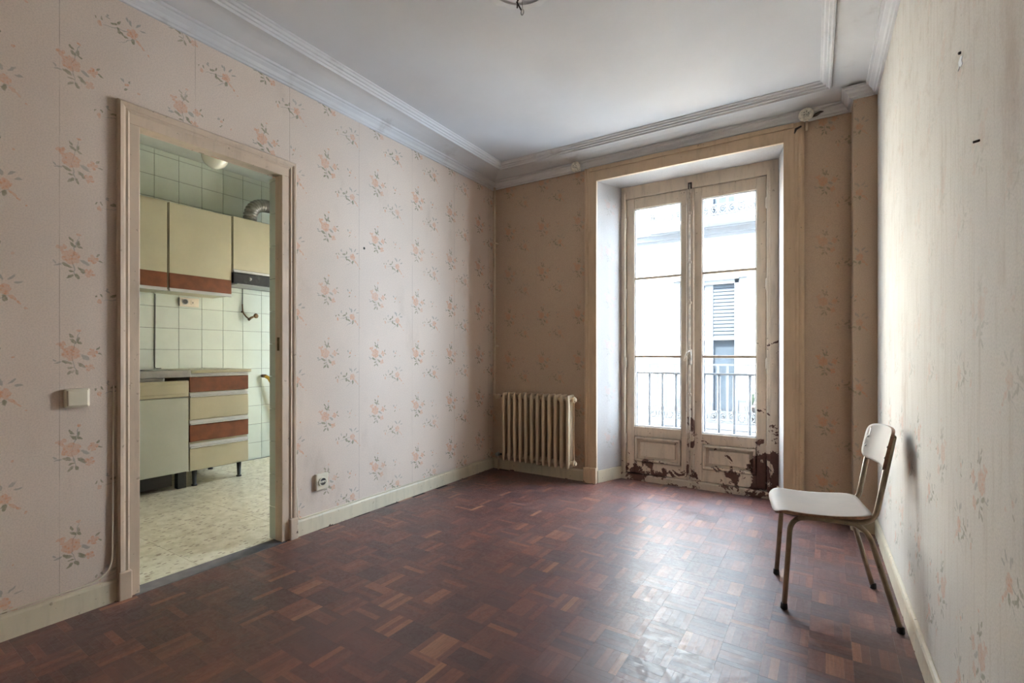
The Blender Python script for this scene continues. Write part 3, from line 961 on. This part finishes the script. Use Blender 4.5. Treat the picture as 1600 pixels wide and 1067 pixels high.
# ------------------------------------------------------------------ chair
chair = empty('side_chair', (.0665, 2.636, 0))
chair.rotation_euler = (0, 0, R(8))
tag(chair, 'old metal tube chair with pale laminate seat and backrest against the wall', 'chair')
def cpart(mb, name, mat, bevel=0.0, smooth=False, parent=chair):
    return mb.build(name, mat, parent, smooth, bevel)
def shell(name, fn, nu, nv, th, edge_mat, face_mat, parent):
    """curved laminate sheet: fn(u,v)->Vector for the top face, normal offset th; rim uses edge_mat"""
    top = [[fn(i / nu, j / nv) for j in range(nv + 1)] for i in range(nu + 1)]
    verts, faces, mats = [], [], []
    def nrm(i, j):
        a = top[min(i + 1, nu)][j] - top[max(i - 1, 0)][j]
        b = top[i][min(j + 1, nv)] - top[i][max(j - 1, 0)]
        c = a.cross(b)
        return c.normalized() if c.length > 1e-9 else Vector((0, 0, 1))
    idx = lambda i, j, s: s * (nu + 1) * (nv + 1) + i * (nv + 1) + j
    for i in range(nu + 1):
        for j in range(nv + 1):
            verts.append(tuple(top[i][j]))
    for i in range(nu + 1):
        for j in range(nv + 1):
            verts.append(tuple(top[i][j] - nrm(i, j) * th))
    for i in range(nu):
        for j in range(nv):
            faces.append((idx(i, j, 0), idx(i + 1, j, 0), idx(i + 1, j + 1, 0), idx(i, j + 1, 0)))
            mats.append(0)
            faces.append((idx(i, j, 1), idx(i, j + 1, 1), idx(i + 1, j + 1, 1), idx(i + 1, j, 1)))
            mats.append(1)
    for i in range(nu):
        for j in (0, nv):
            faces.append((idx(i, j, 0), idx(i, j, 1), idx(i + 1, j, 1), idx(i + 1, j, 0)))
            mats.append(1)
    for j in range(nv):
        for i in (0, nu):
            faces.append((idx(i, j, 0), idx(i, j + 1, 0), idx(i, j + 1, 1), idx(i, j, 1)))
            mats.append(1)
    me = bpy.data.meshes.new(name)
    me.from_pydata(verts, [], faces)
    for p, k in zip(me.polygons, mats):
        p.material_index = k
    bm = bmesh.new()
    bm.from_mesh(me)
    bmesh.ops.recalc_face_normals(bm, faces=bm.faces)
    bm.to_mesh(me)
    bm.free()
    o = link(name, me, [face_mat, edge_mat], parent)
    for p in me.polygons:
        p.use_smooth = p.area > 0 and p.material_index == 0
    return o
def superell(u, v, a, b, n):
    """map the unit square onto a rounded rectangle (superellipse), grid stays regular"""
    x, y = 2 * u - 1, 2 * v - 1
    m = max(abs(x), abs(y))
    if m < 1e-6:
        return 0.0, 0.0
    t = math.atan2(y, x)
    c, s_ = math.cos(t), math.sin(t)
    r = 1.0 / (abs(c) ** n + abs(s_) ** n) ** (1.0 / n)
    return a * m * r * c, b * m * r * s_
def seat_fn(u, v):
    x, y = superell(u, v, .185, .203, 6.5)
    k = (x + .185) / .37
    y *= 1.0 - .06 * max(0, k)
    z = .447 - .014 * math.sin(math.pi * min(1, max(0, k)) ** .8) - .03 * max(0, (.16 - k) / .16) ** 2 + .012 * max(0, k - .6)
    return Vector((x - .06, y, z - .006 * (1 - (y / .2) ** 2)))
shell('seat', seat_fn, 24, 24, .011, M['plywood'], M['seat_laminate'], chair)
def back_fn(u, v):
    y, z = superell(v, u, .178, .084, 5.0)
    zz = .713 + z + .008 * (1 - (y / .178) ** 2)
    x = .148 + (zz - .63) * .2 + .030 * (1 - (y / .178) ** 2) - .004
    return Vector((x, y, zz))
shell('backrest', back_fn, 18, 24, .012, M['plywood'], M['seat_laminate'], chair)
RT = .0108
for s_ in (-1, 1):
    fy, ryy = .182 * s_, .203 * s_
    cpart(MB().tube(bez([((-.205, fy, .006), 0), ((-.178, .17 * s_, .408), .07), ((-.06, .168 * s_, .410), .02), ((.095, .172 * s_, .408), .075), ((.203, ryy, .006), 0)], 10), RT, 14), 'leg_frame', M['chair_tube'], smooth=True)
    cpart(MB().tube(bez([((-.05, .148 * s_, .406), 0), ((.128, .148 * s_, .408), .065), ((.192, .150 * s_, .775), 0)], 10), RT, 14), 'back_upright', M['chair_tube'], smooth=True)
    cpart(MB().lathe([(RT * .6, .786), (RT, .780), (RT, .774)], Matrix.Translation((.192, .150 * s_, 0)), 12), 'tube_cap', M['chair_tube'], smooth=True)
    for x, y in ((-.205, fy), (.203, ryy)):
        cpart(MB().lathe([(.0135, 0), (.0145, .004), (.0135, .024), (.0112, .026)], Matrix.Translation((x, y, 0)), 14), 'rubber_foot', M['rubber'], smooth=True)
for x in (-.13, .06):
    cpart(MB().tube([(x, -.168, .402), (x, .168, .402)], .009, 10), 'cross_bar', M['chair_tube'], smooth=True)
for y in (-.15, .15):
    for z in (.69, .735):
        xx = .148 + (z - .63) * .2 + .030 * (1 - (y / .178) ** 2) - .006
        cpart(MB().lathe([(.0052, 0), (.005, .002), (.003, .003)], axis((xx, y, z), (-1, 0, .2)), 12), 'screw', M['screw'], smooth=True)
for x, y in ((.03, .08), (.05, .03), (-.03, .10)):
    cpart(MB().lathe([(.006, 0), (.005, .0012)], Matrix.Translation((x, y, .428)), 10), 'seat_rivet', M['screw'], smooth=True)

# ------------------------------------------------------------------ switch, socket, cables, nails on the walls
def plate(name, yc, zc, hw, hh, label, cat, socket):
    r = empty(name, (XL, yc, zc - hh))
    tag(r, label, cat)
    part(MB().box(XL - .002, XL + .022, yc - hw, yc + hw, zc - hh, zc + hh), 'back_box', M['cream_plastic'], r, .006)
    if socket:
        fr = MB().lathe([(.030, 0), (.030, .008), (.024, .009), (.0225, .0085), (.0225, -.004)], axis((XL + .020, yc, zc), (1, 0, 0)), 24)
        part(fr, 'socket_ring', M['cream_plastic'], r, smooth=False)
        part(MB().lathe([(.0224, 0), (.0224, .001)], axis((XL + .0225, yc, zc), (1, 0, 0)), 24), 'socket_well', M['dark_hole'], r)
        part(MB().box(XL + .022, XL + .028, yc - .020, yc + .020, zc - .006, zc + .006), 'socket_bridge', M['cream_plastic'], r, .002)
        for dy in (-.0095, .0095):
            part(MB().lathe([(.0025, 0), (.0025, .001)], axis((XL + .0282, yc + dy, zc), (1, 0, 0)), 10), 'pin_hole', M['dark_hole'], r)
    else:
        part(MB().box(XL + .018, XL + .028, yc - hw + .007, yc + hw - .007, zc - hh + .006, zc + hh - .006), 'rocker', M['cream_plastic'], r, .004)
    return r
plate('light_switch', .748, .932, .042, .040, 'cream square rocker light switch left of the doorway', 'switch', False)
plate('wall_socket', 1.957, .303, .045, .052, 'cream single wall socket above the baseboard beside the doorway', 'socket', True)
def cable(name, pts, label, r=.0032):
    o = MB().tube(pts, r, 8).build(name, M['cream_plastic'], None, True)
    tag(o, label, 'cable')
    return o
cable('surface_cable', bez([((XL + .012, YF + .02, .112), 0), ((XL + .012, .87, .115), .10), ((XL + .006, .878, .98), 0)], 10), 'thin cream cable along the baseboard and up the door casing by the switch')
cable('surface_cable', bez([((XL + .006, 1.786, .30), 0), ((XL + .010, 1.79, .108), .03), ((XL + .012, 3.86, .108), 0)], 10), 'thin cream cable clipped on the baseboard between doorway and radiator corner')
def wall_mark(name, x, y, z, d, label, cat, mat, prof):
    o = MB().lathe(prof, axis((x, y, z), d), 9).build(name, mat)
    tag(o, label, cat)
    return o
wall_mark('wall_plug', XL, 2.312, 1.867, (1, 0, 0), 'small white wall plug with dark hole high on the bright wall', 'wall plug', M['dark_hole'], [(.009, 0), (.007, .003), (.004, .002)])
nl = MB().tube([(XR, 1.563, 1.630), (XR - .012, 1.564, 1.628)], .003, 8).build('nail', M['nail'], None, True)
tag(nl, 'dark nail sticking out of the bleached wall', 'nail')
chip = empty('plaster_chip', (XR, 1.74, 1.89))
tag(chip, 'small white plaster scar where paper is torn high on the bleached wall', 'plaster scar')
mb = MB()
sh = [(0, .026), (.010, .018), (.008, 0), (.012, -.018), (.004, -.012), (-.002, -.024), (-.008, -.020), (-.004, 0), (-.009, .012)]
mb.v = [(XR - .0015, 1.735 + a * 2.3, 1.905 + b * .62) for a, b in sh] + [(XR + .002, 1.735 + a * 2.3, 1.905 + b * .62) for a, b in sh]
nn = len(sh)
mb.f = [tuple(range(nn)), tuple(range(2 * nn - 1, nn - 1, -1))] + [(i, (i + 1) % nn, nn + (i + 1) % nn, nn + i) for i in range(nn)]
part(mb, 'bare_patch', M['white_chip'], chip)
part(MB().tube([(XR, 1.738, 1.932), (XR - .004, 1.736, 1.93)], .004, 8), 'nail_stub', M['nail'], chip, smooth=True)

def curtain_knob(x, label, bracket):
    r = empty('curtain_knob', (x, YB, 2.745))
    tag(r, label, 'curtain knob', 'old porcelain curtain knobs over the window')
    part(MB().lathe([(.020, 0), (.016, .02), (.016, .05), (.040, .058), (.046, .074), (.040, .09), (.020, .098)], axis((x, YB - .01, 2.752), (0, -1, 0)), 20), 'knob', M['porcelain'], r, smooth=True)
    for k in range(5):
        t = k * 2 * math.pi / 5
        part(MB().lathe([(.0035, 0), (.003, .002)], axis((x + .014 * math.cos(t), YB - .1075, 2.752 + .014 * math.sin(t)), (0, -1, 0)), 8), 'hole', M['dark_hole'], r)
    if bracket:
        part(MB().tube([(x + .035, YB - .03, 2.75), (x + .06, YB - .05, 2.752), (x + .085, YB - .045, 2.765), (x + .10, YB - .04, 2.766)], [.006, .011, .007, .003], 8), 'iron_hook', M['nail'], r, smooth=True)
        part(MB().tube([(x - .03, YB - .035, 2.70), (x - .06, YB - .05, 2.682), (x - .07, YB - .05, 2.655)], [.006, .009, .004], 8), 'iron_hook', M['nail'], r, smooth=True)
        part(MB().tube([(x + .003, YB - .02, 2.73), (x + .003, YB - .03, 2.665)], .008, 8), 'bracket_stem', M['pipe'], r, smooth=True)
curtain_knob(-1.757, 'porcelain curtain knob above the radiator side of the window', False)
curtain_knob(-.045, 'porcelain curtain knob with rusty hooks above the flaking casing', True)

# ------------------------------------------------------------------ kitchen shell
kf = MB().box(XK - .1, XL - .03, YK0, YK1, -.12, -.006).build('floor_kitchen', M['grout'])
struct(kf, 'cream terrazzo kitchen floor with brown flecks', 'floor')
fs = .58
nx, ny = 5, 7
for i in range(nx):
    for j in range(ny):
        x0 = XL - .032 - (i + 1) * fs
        y0 = 1.60 + (j - 3) * fs - .33
        a0, a1, c0, c1 = max(x0, XK), min(x0 + fs, XL - .03), max(y0, YK0), min(y0 + fs, YK1)
        if a1 - a0 < .03 or c1 - c0 < .03:
            continue
        MB().box(a0 + .001, a1 - .001, c0 + .001, c1 - .001, -.006, 0).build('floor_slab', M['terrazzo'], kf)
kw = MB().box(XK - .12, XK - .006, YK0, YK1, -.1, HK).build('wall_kitchen', M['grout'])
struct(kw, 'kitchen wall of pale green square glazed tiles', 'wall')
ys = [1.95 + .199 * k for k in range(-3, 8)]
zs = [1.162 + .197 * k for k in range(-6, 11)]
for a, b in zip(ys[:-1], ys[1:]):
    for c, d in zip(zs[:-1], zs[1:]):
        d = min(d, HK)
        c = max(c, 0)
        if d - c < .02:
            continue
        o = MB().box(XK - .008, XK, a + .0014, b - .0014, c + .0014, d - .0014).build('tile', M['tile'], kw, False, .0012, 1)
        o.rotation_euler = (0, 0, 0)
for nm, lab, bxs in (('wall_kitchen_end', 'kitchen end wall holding the kitchen window', [(XK, -4.15, YK1, YK1 + .4, -.1, HK), (-3.30, XLK, YK1, YK1 + .4, -.1, HK), (-4.15, -3.30, YK1, YK1 + .4, -.1, .5), (-4.15, -3.30, YK1, YK1 + .4, 2.2, HK)]),
                     ('wall_kitchen_near', 'kitchen wall out of sight beside the sink', [(XK - .12, XLK, YK0 - .12, YK0, -.1, HK)])):
    mb = MB()
    for q in bxs:
        mb.box(*q)
    struct(mb.build(nm, M['kitchen_wall']), lab, 'wall')
kc = MB().box(XK - .12, XLK, YK0 - .1, YK1 + .4, HK, HK + .12).build('ceiling_kitchen', M['kitchen_wall'])
struct(kc, 'grey-green painted kitchen ceiling', 'ceiling')
mbq = MB()
for a in (-4.15, -3.75, -3.36):
    mbq.box(a, a + .06, YK1 + .2, YK1 + .25, .5, 2.2)
for z in (.5, 2.14):
    mbq.box(-4.15, -3.30, YK1 + .2, YK1 + .25, z, z + .06)
struct(mbq.build('window_2', M['shutter_frame']), 'plain kitchen window frame letting daylight onto the terrazzo', 'window')

# ---- kitchen drawer unit
def kpart(mb, name, mat, root, bevel=.002, smooth=False):
    return part(mb, name, mat, root, bevel, smooth)
FX = -4.43
dr = empty('drawer_unit', (-4.73, 2.21, 0))
tag(dr, 'kitchen drawer unit with alternating brown and cream drawer fronts', 'drawer unit')
kpart(MB().box(XK, FX - .02, 1.968, 2.459, .137, .955), 'body', M['cab_side'], dr)
for z0, z1, mt in ((.800, .925, 'cab_brown'), (.568, .752, 'cab_cream'), (.381, .520, 'cab_brown'), (.137, .322, 'cab_cream')):
    d_ = kpart(MB().box(FX - .018, FX, 1.968, 2.459, z0, z1), 'drawer', M[mt], dr)
    d_['label'] = ('brown wood drawer front' if mt == 'cab_brown' else 'cream drawer front')
    h_ = MB().box(FX - .018, FX + .010, 1.968, 2.459, z1 + .004, z1 + .016).box(FX - .018, FX - .006, 1.968, 2.459, z1 + .016, min(.956, z1 + .040)).build('handle_rail', M['alu'], None, False, .002)
    h_.parent = d_
    h_.matrix_parent_inverse = dr.matrix_world.inverted() @ dr.matrix_world
for x in (-4.47, -4.98):
    for y in (2.02, 2.394):
        kpart(MB().tube([(x, y, 0), (x, y, .012), (x, y, .014), (x, y, .14)], [.022, .022, .014, .020], 12), 'leg', M['black_leg'], dr, 0, True)
top = MB().box(XK, FX + .02, 1.969, 2.478, .958, .984).build('worktop', M['cab_cream'], None, False, .004)
tag(top, 'short cream worktop lying on the drawer unit beside the sink', 'worktop')

# ---- appliance under the sink
ap = empty('undercounter_appliance', (-4.73, 1.67, 0))
tag(ap, 'pale grey-green undercounter appliance below the steel sink', 'appliance')
kpart(MB().box(XK + .04, FX - .03, 1.375, 1.958, .14, .792), 'body', M['appliance'], ap)
kpart(MB().box(FX - .03, FX, 1.375, 1.958, .14, .760), 'door', M['appliance'], ap, .004)
kpart(MB().box(FX - .03, FX + .004, 1.375, 1.958, .764, .900), 'control_strip', M['cab_cream'], ap, .006)
kpart(MB().box(FX + .002, FX + .009, 1.40, 1.935, .79, .872), 'grip_panel', M['cab_cream'], ap, .003)
kpart(MB().box(XK + .1, FX - .06, 1.40, 1.86, .03, .14), 'plinth', M['black_leg'], ap)
for y in (1.43, 1.92):
    kpart(MB().box(FX - .09, FX - .03, y - .03, y + .035, 0, .14), 'foot', M['black_leg'], ap)
sk = empty('steel_sink_top', (-4.73, 1.67, .92))
tag(sk, 'stainless steel sink top over the undercounter appliance', 'sink')
so = MB()
X0, X1, Y0, Y1 = XK, FX + .02, 1.37, 1.966
so.box(X0, X1, Y0, Y1, .928, .935)
for a in ((X0, X0 + .10, Y0, Y1), (X1 - .07, X1, Y0, Y1), (X0, X1, Y1 - .16, Y1), (X0, X1, Y0, Y0 + .06)):
    so.box(*a, .93, .982)
kpart(so, 'top_plate', M['steel'], sk, .005)
kpart(MB().box(X0 + .10, X1 - .07, Y0 + .06, Y1 - .16, .80, .93), 'basin', M['steel'], sk, .01)
kpart(MB().box(X1 - .004, X1 + .002, Y0, Y1, .93, .986), 'front_lip', M['steel'], sk, .002)

# ---- wall cabinets
UX = -4.70
def cabinet(y0, y1, label):
    r = empty('wall_cabinet', (-4.88, (y0 + y1) / 2, 1.67))
    tag(r, label, 'cabinet', 'cream wall cabinets in the kitchen')
    kpart(MB().box(XK, UX - .02, y0, y1, 1.672, 2.432), 'body', M['cab_side'], r)
    d_ = kpart(MB().box(UX - .018, UX, y0 + .003, y1 - .003, 1.822, 2.432), 'door', M['cab_cream'], r)
    b_ = MB().box(UX - .018, UX + .001, y0 + .003, y1 - .003, 1.692, 1.8215).build('band', M['cab_brown'], None, False, .001)
    b_['label'] = 'brown wood band along the door bottom'
    b_.parent = d_
    b_.matrix_parent_inverse = r.matrix_world.inverted() @ r.matrix_world
    h_ = MB().box(UX - .018, UX + .012, y0 + .003, y1 - .003, 1.664, 1.676).box(UX - .018, UX, y0 + .003, y1 - .003, 1.676, 1.692).build('handle_rail', M['alu'], None, False, .002)
    h_.parent = d_
    h_.matrix_parent_inverse = r.matrix_world.inverted() @ r.matrix_world
cabinet(1.39, 1.914, 'cream wall cabinet partly hidden by the door frame above the sink')
cabinet(1.924, 2.450, 'wide cream wall cabinet with brown band above the drawer unit')
hc = empty('hood_cabinet', (-4.88, 2.72, 1.92))
tag(hc, 'short cream cabinet above the black cooker hood', 'cabinet')
kpart(MB().box(XK, UX - .02, 2.462, 3.06, 1.905, 2.44), 'body', M['cab_side'], hc)
kpart(MB().box(UX - .018, UX, 2.465, 3.057, 1.935, 2.44), 'door', M['cab_cream'], hc)
kpart(MB().box(UX - .018, UX + .010, 2.465, 3.057, 1.908, 1.920).box(UX - .018, UX, 2.465, 3.057, 1.92, 1.933), 'handle_rail', M['alu'], hc)
hd = empty('cooker_hood', (-4.88, 2.72, 1.79))
tag(hd, 'black slim cooker hood with a round knob under the cabinet', 'cooker hood')
kpart(MB().prism([(XK, 2.455), (UX + .02, 2.455), (UX + .02, 3.06), (XK, 3.06)], 1.80, 1.902), 'body', M['black_enamel'], hd, .004)
kpart(MB().lathe([(.018, 0), (.018, .006), (.012, .008), (.011, .022), (.006, .024)], axis((UX + .02, 2.61, 1.853), (1, 0, 0)), 16), 'knob', M['steel'], hd, 0, True)
kpart(MB().box(UX - .25, UX + .005, 2.50, 3.02, 1.793, 1.80), 'grease_filter', M['steel'], hd, 0)
# flexible duct
du = MB()
pts = []
rr = []
path = bez([((-4.87, 2.72, 2.443), 0), ((-4.87, 2.72, 2.66), .17), ((-4.87, 3.30, 2.70), 0)], 40)
L = 0
for i, p in enumerate(path):
    pass
fine_path = []
for a, b in zip(path[:-1], path[1:]):
    k = max(1, int((b - a).length / .004))
    for q in range(k):
        fine_path.append(a.lerp(b, q / k))
for i, p in enumerate(fine_path):
    pts.append(p)
    rr.append(.062 + (.003 if i % 4 < 2 else -.003))
dobj = du.tube(pts, rr, 20).build('duct_pipe', M['duct'], None, True)
tag(dobj, 'crinkled aluminium exhaust duct bending above the hood cabinet', 'duct')

# ---- kitchen small things
ks = empty('kitchen_socket', (XK, 2.232, 1.57))
tag(ks, 'cream double socket plate on the kitchen tiles under the cabinet', 'socket')
kpart(MB().box(XK - .001, XK + .016, 2.148, 2.316, 1.570, 1.654), 'plate', M['cream_plastic'], ks, .004)
kpart(MB().lathe([(.026, 0), (.026, .006), (.021, .006), (.021, .001)], axis((XK + .014, 2.195, 1.616), (1, 0, 0)), 20), 'socket_ring', M['steel'], ks, 0)
kpart(MB().lathe([(.021, 0), (.021, .001)], axis((XK + .0165, 2.195, 1.616), (1, 0, 0)), 20), 'socket_well', M['dark_hole'], ks, 0)
kpart(MB().box(XK + .014, XK + .020, 2.245, 2.285, 1.59, 1.635), 'rocker', M['cream_plastic'], ks, .002)
kpart(MB().box(XK + .019, XK + .0215, 2.257, 2.263, 1.603, 1.618), 'indicator', M['dark_hole'], ks, 0)
va = empty('gas_tap', (XK, 2.80, 1.46))
tag(va, 'tarnished brass pipe tap sticking out of the kitchen tiles', 'tap')
kpart(MB().tube(bez([((XK + .012, 2.735, 1.64), 0), ((XK + .02, 2.735, 1.555), .02), ((XK + .04, 2.765, 1.50), .02), ((XK + .06, 2.79, 1.485), 0)]), .007, 10), 'pipe', M['bronze'], va, 0, True)
kpart(MB().tube([(XK + .05, 2.775, 1.475), (XK + .055, 2.80, 1.50), (XK + .06, 2.84, 1.52)], [.013, .012, .010], 12), 'tap_body', M['bronze'], va, 0, True)
kpart(MB().lathe([(.012, 0), (.024, .004), (.026, .016), (.02, .024)], axis((XK + .055, 2.845, 1.522), (1, .2, .1)), 16), 'hand_wheel', M['bronze'], va, 0, True)
kpart(MB().tube([(XK, 2.735, 1.56), (XK + .025, 2.735, 1.56)], .010, 10), 'wall_stub', M['bronze'], va, 0, True)
yh = empty('gas_hose', (XK, 2.965, .6))
tag(yh, 'yellow rubber hose hanging from a wall pipe beyond the drawer unit', 'hose')
kpart(MB().tube([(XK, 2.955, .885), (XK + .06, 2.955, .885)], .018, 12), 'pipe_stub', M['bronze'], yh, 0, True)
kpart(MB().tube([(XK + .055, 2.955, .885), (XK + .075, 2.985, .86), (XK + .085, 3.03, .77), (XK + .09, 3.08, .62), (XK + .09, 3.12, .45)], [.017, .019, .019, .017, .016], 12), 'hose', M['yellow'], yh, 0, True)
cb = MB().tube(bez([((XK + .006, 1.955, 1.665), 0), ((XK + .006, 1.952, .99), .02), ((XK + .05, 1.985, .992), 0)]), .003, 6).build('wall_cable', M['dark_hole'], None, True)
tag(cb, 'thin dark cable running down the kitchen tiles to the worktop', 'cable')
wire2 = MB().tube([(XK + .006, 2.738, 1.80), (XK + .006, 2.736, 1.64)], .003, 6).build('hood_cable', M['dark_hole'], None, True)
tag(wire2, 'thin cable hanging from the cooker hood to the tap', 'cable')
lm = empty('ceiling_lamp', (-4.2, 2.055, HK))
tag(lm, 'opal glass globe lamp on the kitchen ceiling', 'lamp')
kpart(MB().lathe([(.045, HK), (.045, HK - .02), (.012, HK - .03), (.012, 2.88), (.05, 2.86), (.05, 2.835)], Matrix.Translation((-4.2, 2.055, 0)), 20), 'ceiling_mount', M['alu'], lm, 0, True)
kpart(MB().lathe([(.099 * math.sin(t), 2.757 - .099 * math.cos(t)) for t in [R(2 + 8 * k) for k in range(19)]], Matrix.Translation((-4.2, 2.055, 0)), 28), 'globe', M['globe'], lm, 0, True)

# ------------------------------------------------------------------ balcony and the house across the street
bs = MB().box(-2.0, .3, 4.34, 5.08, -.18, -.06).build('balcony_slab', M['stone_slab'])
struct(bs, 'narrow stone balcony slab outside the window', 'balcony slab')
rl = empty('balcony_railing', (-.8, 5.0, -.06))
tag(rl, 'blue-grey iron railing of the balcony just outside the window', 'railing')
bx = [-1.587 + .135 * k for k in range(14)]
kpart(MB().box(bx[0] - .012, bx[-1] + .012, 4.985, 5.015, .915, .935), 'top_rail', M['iron'], rl, .002)
kpart(MB().box(bx[0] - .012, bx[-1] + .012, 4.99, 5.01, .02, .035), 'bottom_rail', M['iron'], rl, .002)
for x in (bx[0], bx[-1]):
    kpart(MB().box(x - .012, x + .012, 4.34, 5.0, .915, .935), 'return_rail', M['iron'], rl, .002)
for k, x in enumerate(bx):
    kpart(MB().tube([(x, 5, -.06), (x, 5, .54), (x, 5, .555), (x, 5, .575), (x, 5, .59), (x, 5, .92)], [.0135, .0135, .020, .020, .0135, .0135], 8), 'baluster', M['iron'], rl, 0, True)

FY = 10.8
house = empty('house', (-1.0, FY, -3.0))
tag(house, 'cream rendered house with shuttered balcony doors across the street', 'building')
hw_ = MB()
DX0, DX1, DZ0, DZ1 = -2.46, -1.29, -.25, 2.67     # balcony door opening
UZ0, UZ1 = 3.95, 6.3                               # balcony door above
hw_.box(-14, DX0, FY, FY + .4, -4, 6.6)
hw_.box(DX1, 3.2, FY, FY + .4, -4, 6.6)
hw_.box(DX0, DX1, FY, FY + .4, -4, DZ0)
hw_.box(DX0, DX1, FY, FY + .4, DZ1, UZ0)
hw_.box(DX0, DX1, FY, FY + .4, UZ1, 6.6)
kpart(hw_, 'wall', M['facade'], house, 0)
for z0, z1, d in ((3.56, 3.62, .08), (3.62, 3.72, .16), (3.72, 3.80, .26), (-.46, -.40, .12), (-.62, -.56, .06)):
    kpart(MB().box(-14, 3.2, FY - d, FY + .01, z0, z1), 'cornice_band', M['moulding'], house, 0)
def balcony_door(z0, z1, shut):
    f = kpart(MB().box(DX0, DX0 + .09, FY - .03, FY + .16, z0, z1).box(DX1 - .09, DX1, FY - .03, FY + .16, z0, z1).box(DX0, DX1, FY - .03, FY + .16, z1 - .09, z1).box(-1.96, -1.80, FY + .02, FY + .16, z0, z1), 'window', M['far_frame'], house, .004)
    def sub(mb, name, mat):
        o = mb.build(name, mat)
        o.parent = f
        o.matrix_parent_inverse = house.matrix_world.inverted() @ house.matrix_world
    for a, b in ((DX0 + .09, -1.96), (-1.80, DX1 - .09)):
        sub(MB().box(a, b, FY + .14, FY + .15, z0, z1 - .09), 'pane', M['dark_glass'])
        if shut:
            z = z1 - .10
            while z > shut:
                o = MB()
                o.v = [(a, FY + .06, z), (b, FY + .06, z), (b, FY + .09, z - .005), (a, FY + .09, z - .005), (a, FY + .045, z - .062), (b, FY + .045, z - .062), (b, FY + .08, z - .065), (a, FY + .08, z - .065)]
                o.f = [(0, 3, 2, 1), (4, 5, 6, 7), (0, 1, 5, 4), (1, 2, 6, 5), (2, 3, 7, 6), (3, 0, 4, 7)]
                sub(o, 'slat', M['shutter'])
                z -= .075
            sub(MB().box(a, b, FY + .03, FY + .10, z - .03, z + .03), 'shutter_rail', M['far_frame'])
    kpart(MB().box(DX0 - .14, DX0 - .0, FY - .05, FY + .01, z0, z1 + .05).box(DX1, DX1 + .14, FY - .05, FY + .01, z0, z1 + .05), 'surround', M['moulding'], house, 0)
    kpart(MB().box(DX0 - .2, DX1 + .2, FY - .10, FY + .01, z1 + .02, z1 + .16), 'lintel', M['moulding'], house, 0)
balcony_door(DZ0, DZ1, 1.45)
balcony_door(UZ0, UZ1, None)
def far_balcony(z, label):
    kpart(MB().box(-3.05, -.15, 10.10, FY + .01, z - .13, z - .03), 'balcony_floor', M['moulding'], house, .01)
    b = empty('balcony_railing', (-1.6, 10.2, z))
    tag(b, label, 'railing')
    x0, x1, y = -2.95, -.25, 10.18
    kpart(MB().box(x0, x1, y - .015, y + .015, z + 1.11, z + 1.145), 'top_rail', M['iron_far'], b, 0)
    kpart(MB().box(x0, x1, y - .01, y + .01, z + .19, z + .22), 'middle_rail', M['iron_far'], b, 0)
    kpart(MB().box(x0, x1, y - .01, y + .01, z + .0, z + .03), 'bottom_rail', M['iron_far'], b, 0)
    for xs in (x0, x1):
        kpart(MB().box(xs - .01, xs + .01, y, FY, z + 1.12, z + 1.145).box(xs - .01, xs + .01, y, FY, z + .2, z + .215), 'side_rail', M['iron_far'], b, 0)
        for q in range(1, 4):
            kpart(MB().box(xs - .008, xs + .008, y + .15 * q - .008, y + .15 * q + .008, z, z + 1.14), 'baluster', M['iron_far'], b, 0)
    k = 0
    x = x0
    while x <= x1 + .001:
        kpart(MB().box(x - .022, x + .022, y - .013, y + .013, z, z + 1.14), 'baluster', M['iron_far'], b, 0)
        if x + .16 < x1 + .01:
            c = (x + .084, z + .105)
            ring_ = [(c[0] + .055 * math.cos(t), y, c[1] + .075 * math.sin(t)) for t in [R(30 * q) for q in range(13)]]
            ring_ += [(c[0] + .035 * math.cos(t) * (1 - t / 8), y, c[1] + .05 * math.sin(t) * (1 - t / 8)) for t in [R(40 * q) for q in range(1, 9)]]
            kpart(MB().tube(ring_, .014, 5), 'scroll', M['iron_far'], b, 0, True)
        x += .1688
    return b
far_balcony(-.22, 'thin iron railing with scrollwork on the opposite balcony at our height')
far_balcony(3.87, 'thin iron railing with scrollwork on the upper opposite balcony')
pot = empty('flower_pot', (-1.02, 10.36, -.25))
tag(pot, 'pale clay flower pot with a small plant on the opposite balcony', 'flower pot')
kpart(MB().lathe([(.09, -.25), (.14, .08), (.155, .085), (.155, .13), (.13, .13), (.125, .10)], Matrix.Translation((-1.02, 10.42, 0)), 20), 'pot', M['clay'], pot, 0, True)
for k in range(14):
    a = k * 2.4
    r_ = .05 + .09 * random.random()
    hgt = .18 + .25 * random.random()
    c = Vector((-1.02, 10.42, .10))
    p = c + Vector((r_ * math.cos(a), r_ * math.sin(a), hgt))
    sd_ = Vector((-math.sin(a), math.cos(a), 0)) * .025
    lf = MB()
    m_ = c.lerp(p, .6) + Vector((0, 0, .03))
    lf.v = [tuple(c), tuple(m_ + sd_), tuple(p), tuple(m_ - sd_), tuple(m_ + Vector((0, 0, .012)))]
    lf.f = [(0, 1, 4), (1, 2, 4), (2, 3, 4), (3, 0, 4)]
    kpart(lf, 'leaf', M['leafy'], pot, 0)
st = MB().box(-16, 10, 4.4, FY, -4.2, -4.0).build('street', M['street'])
struct(st, 'grey street paving far below the balcony', 'street')
oh = MB().box(-16, XK - .12, 4.0, 4.34, -4, 5.5).box(XR + .12, 10, 4.0, 4.34, -4, 5.5).box(XK - .12, XR + .12, 4.30, 4.34, -4, -.1).box(XK - .12, XL, 4.30, 4.34, HK + .1, 5.5).build('wall_street_front', M['facade'])
struct(oh, 'street front of our own house beside the balcony', 'wall')
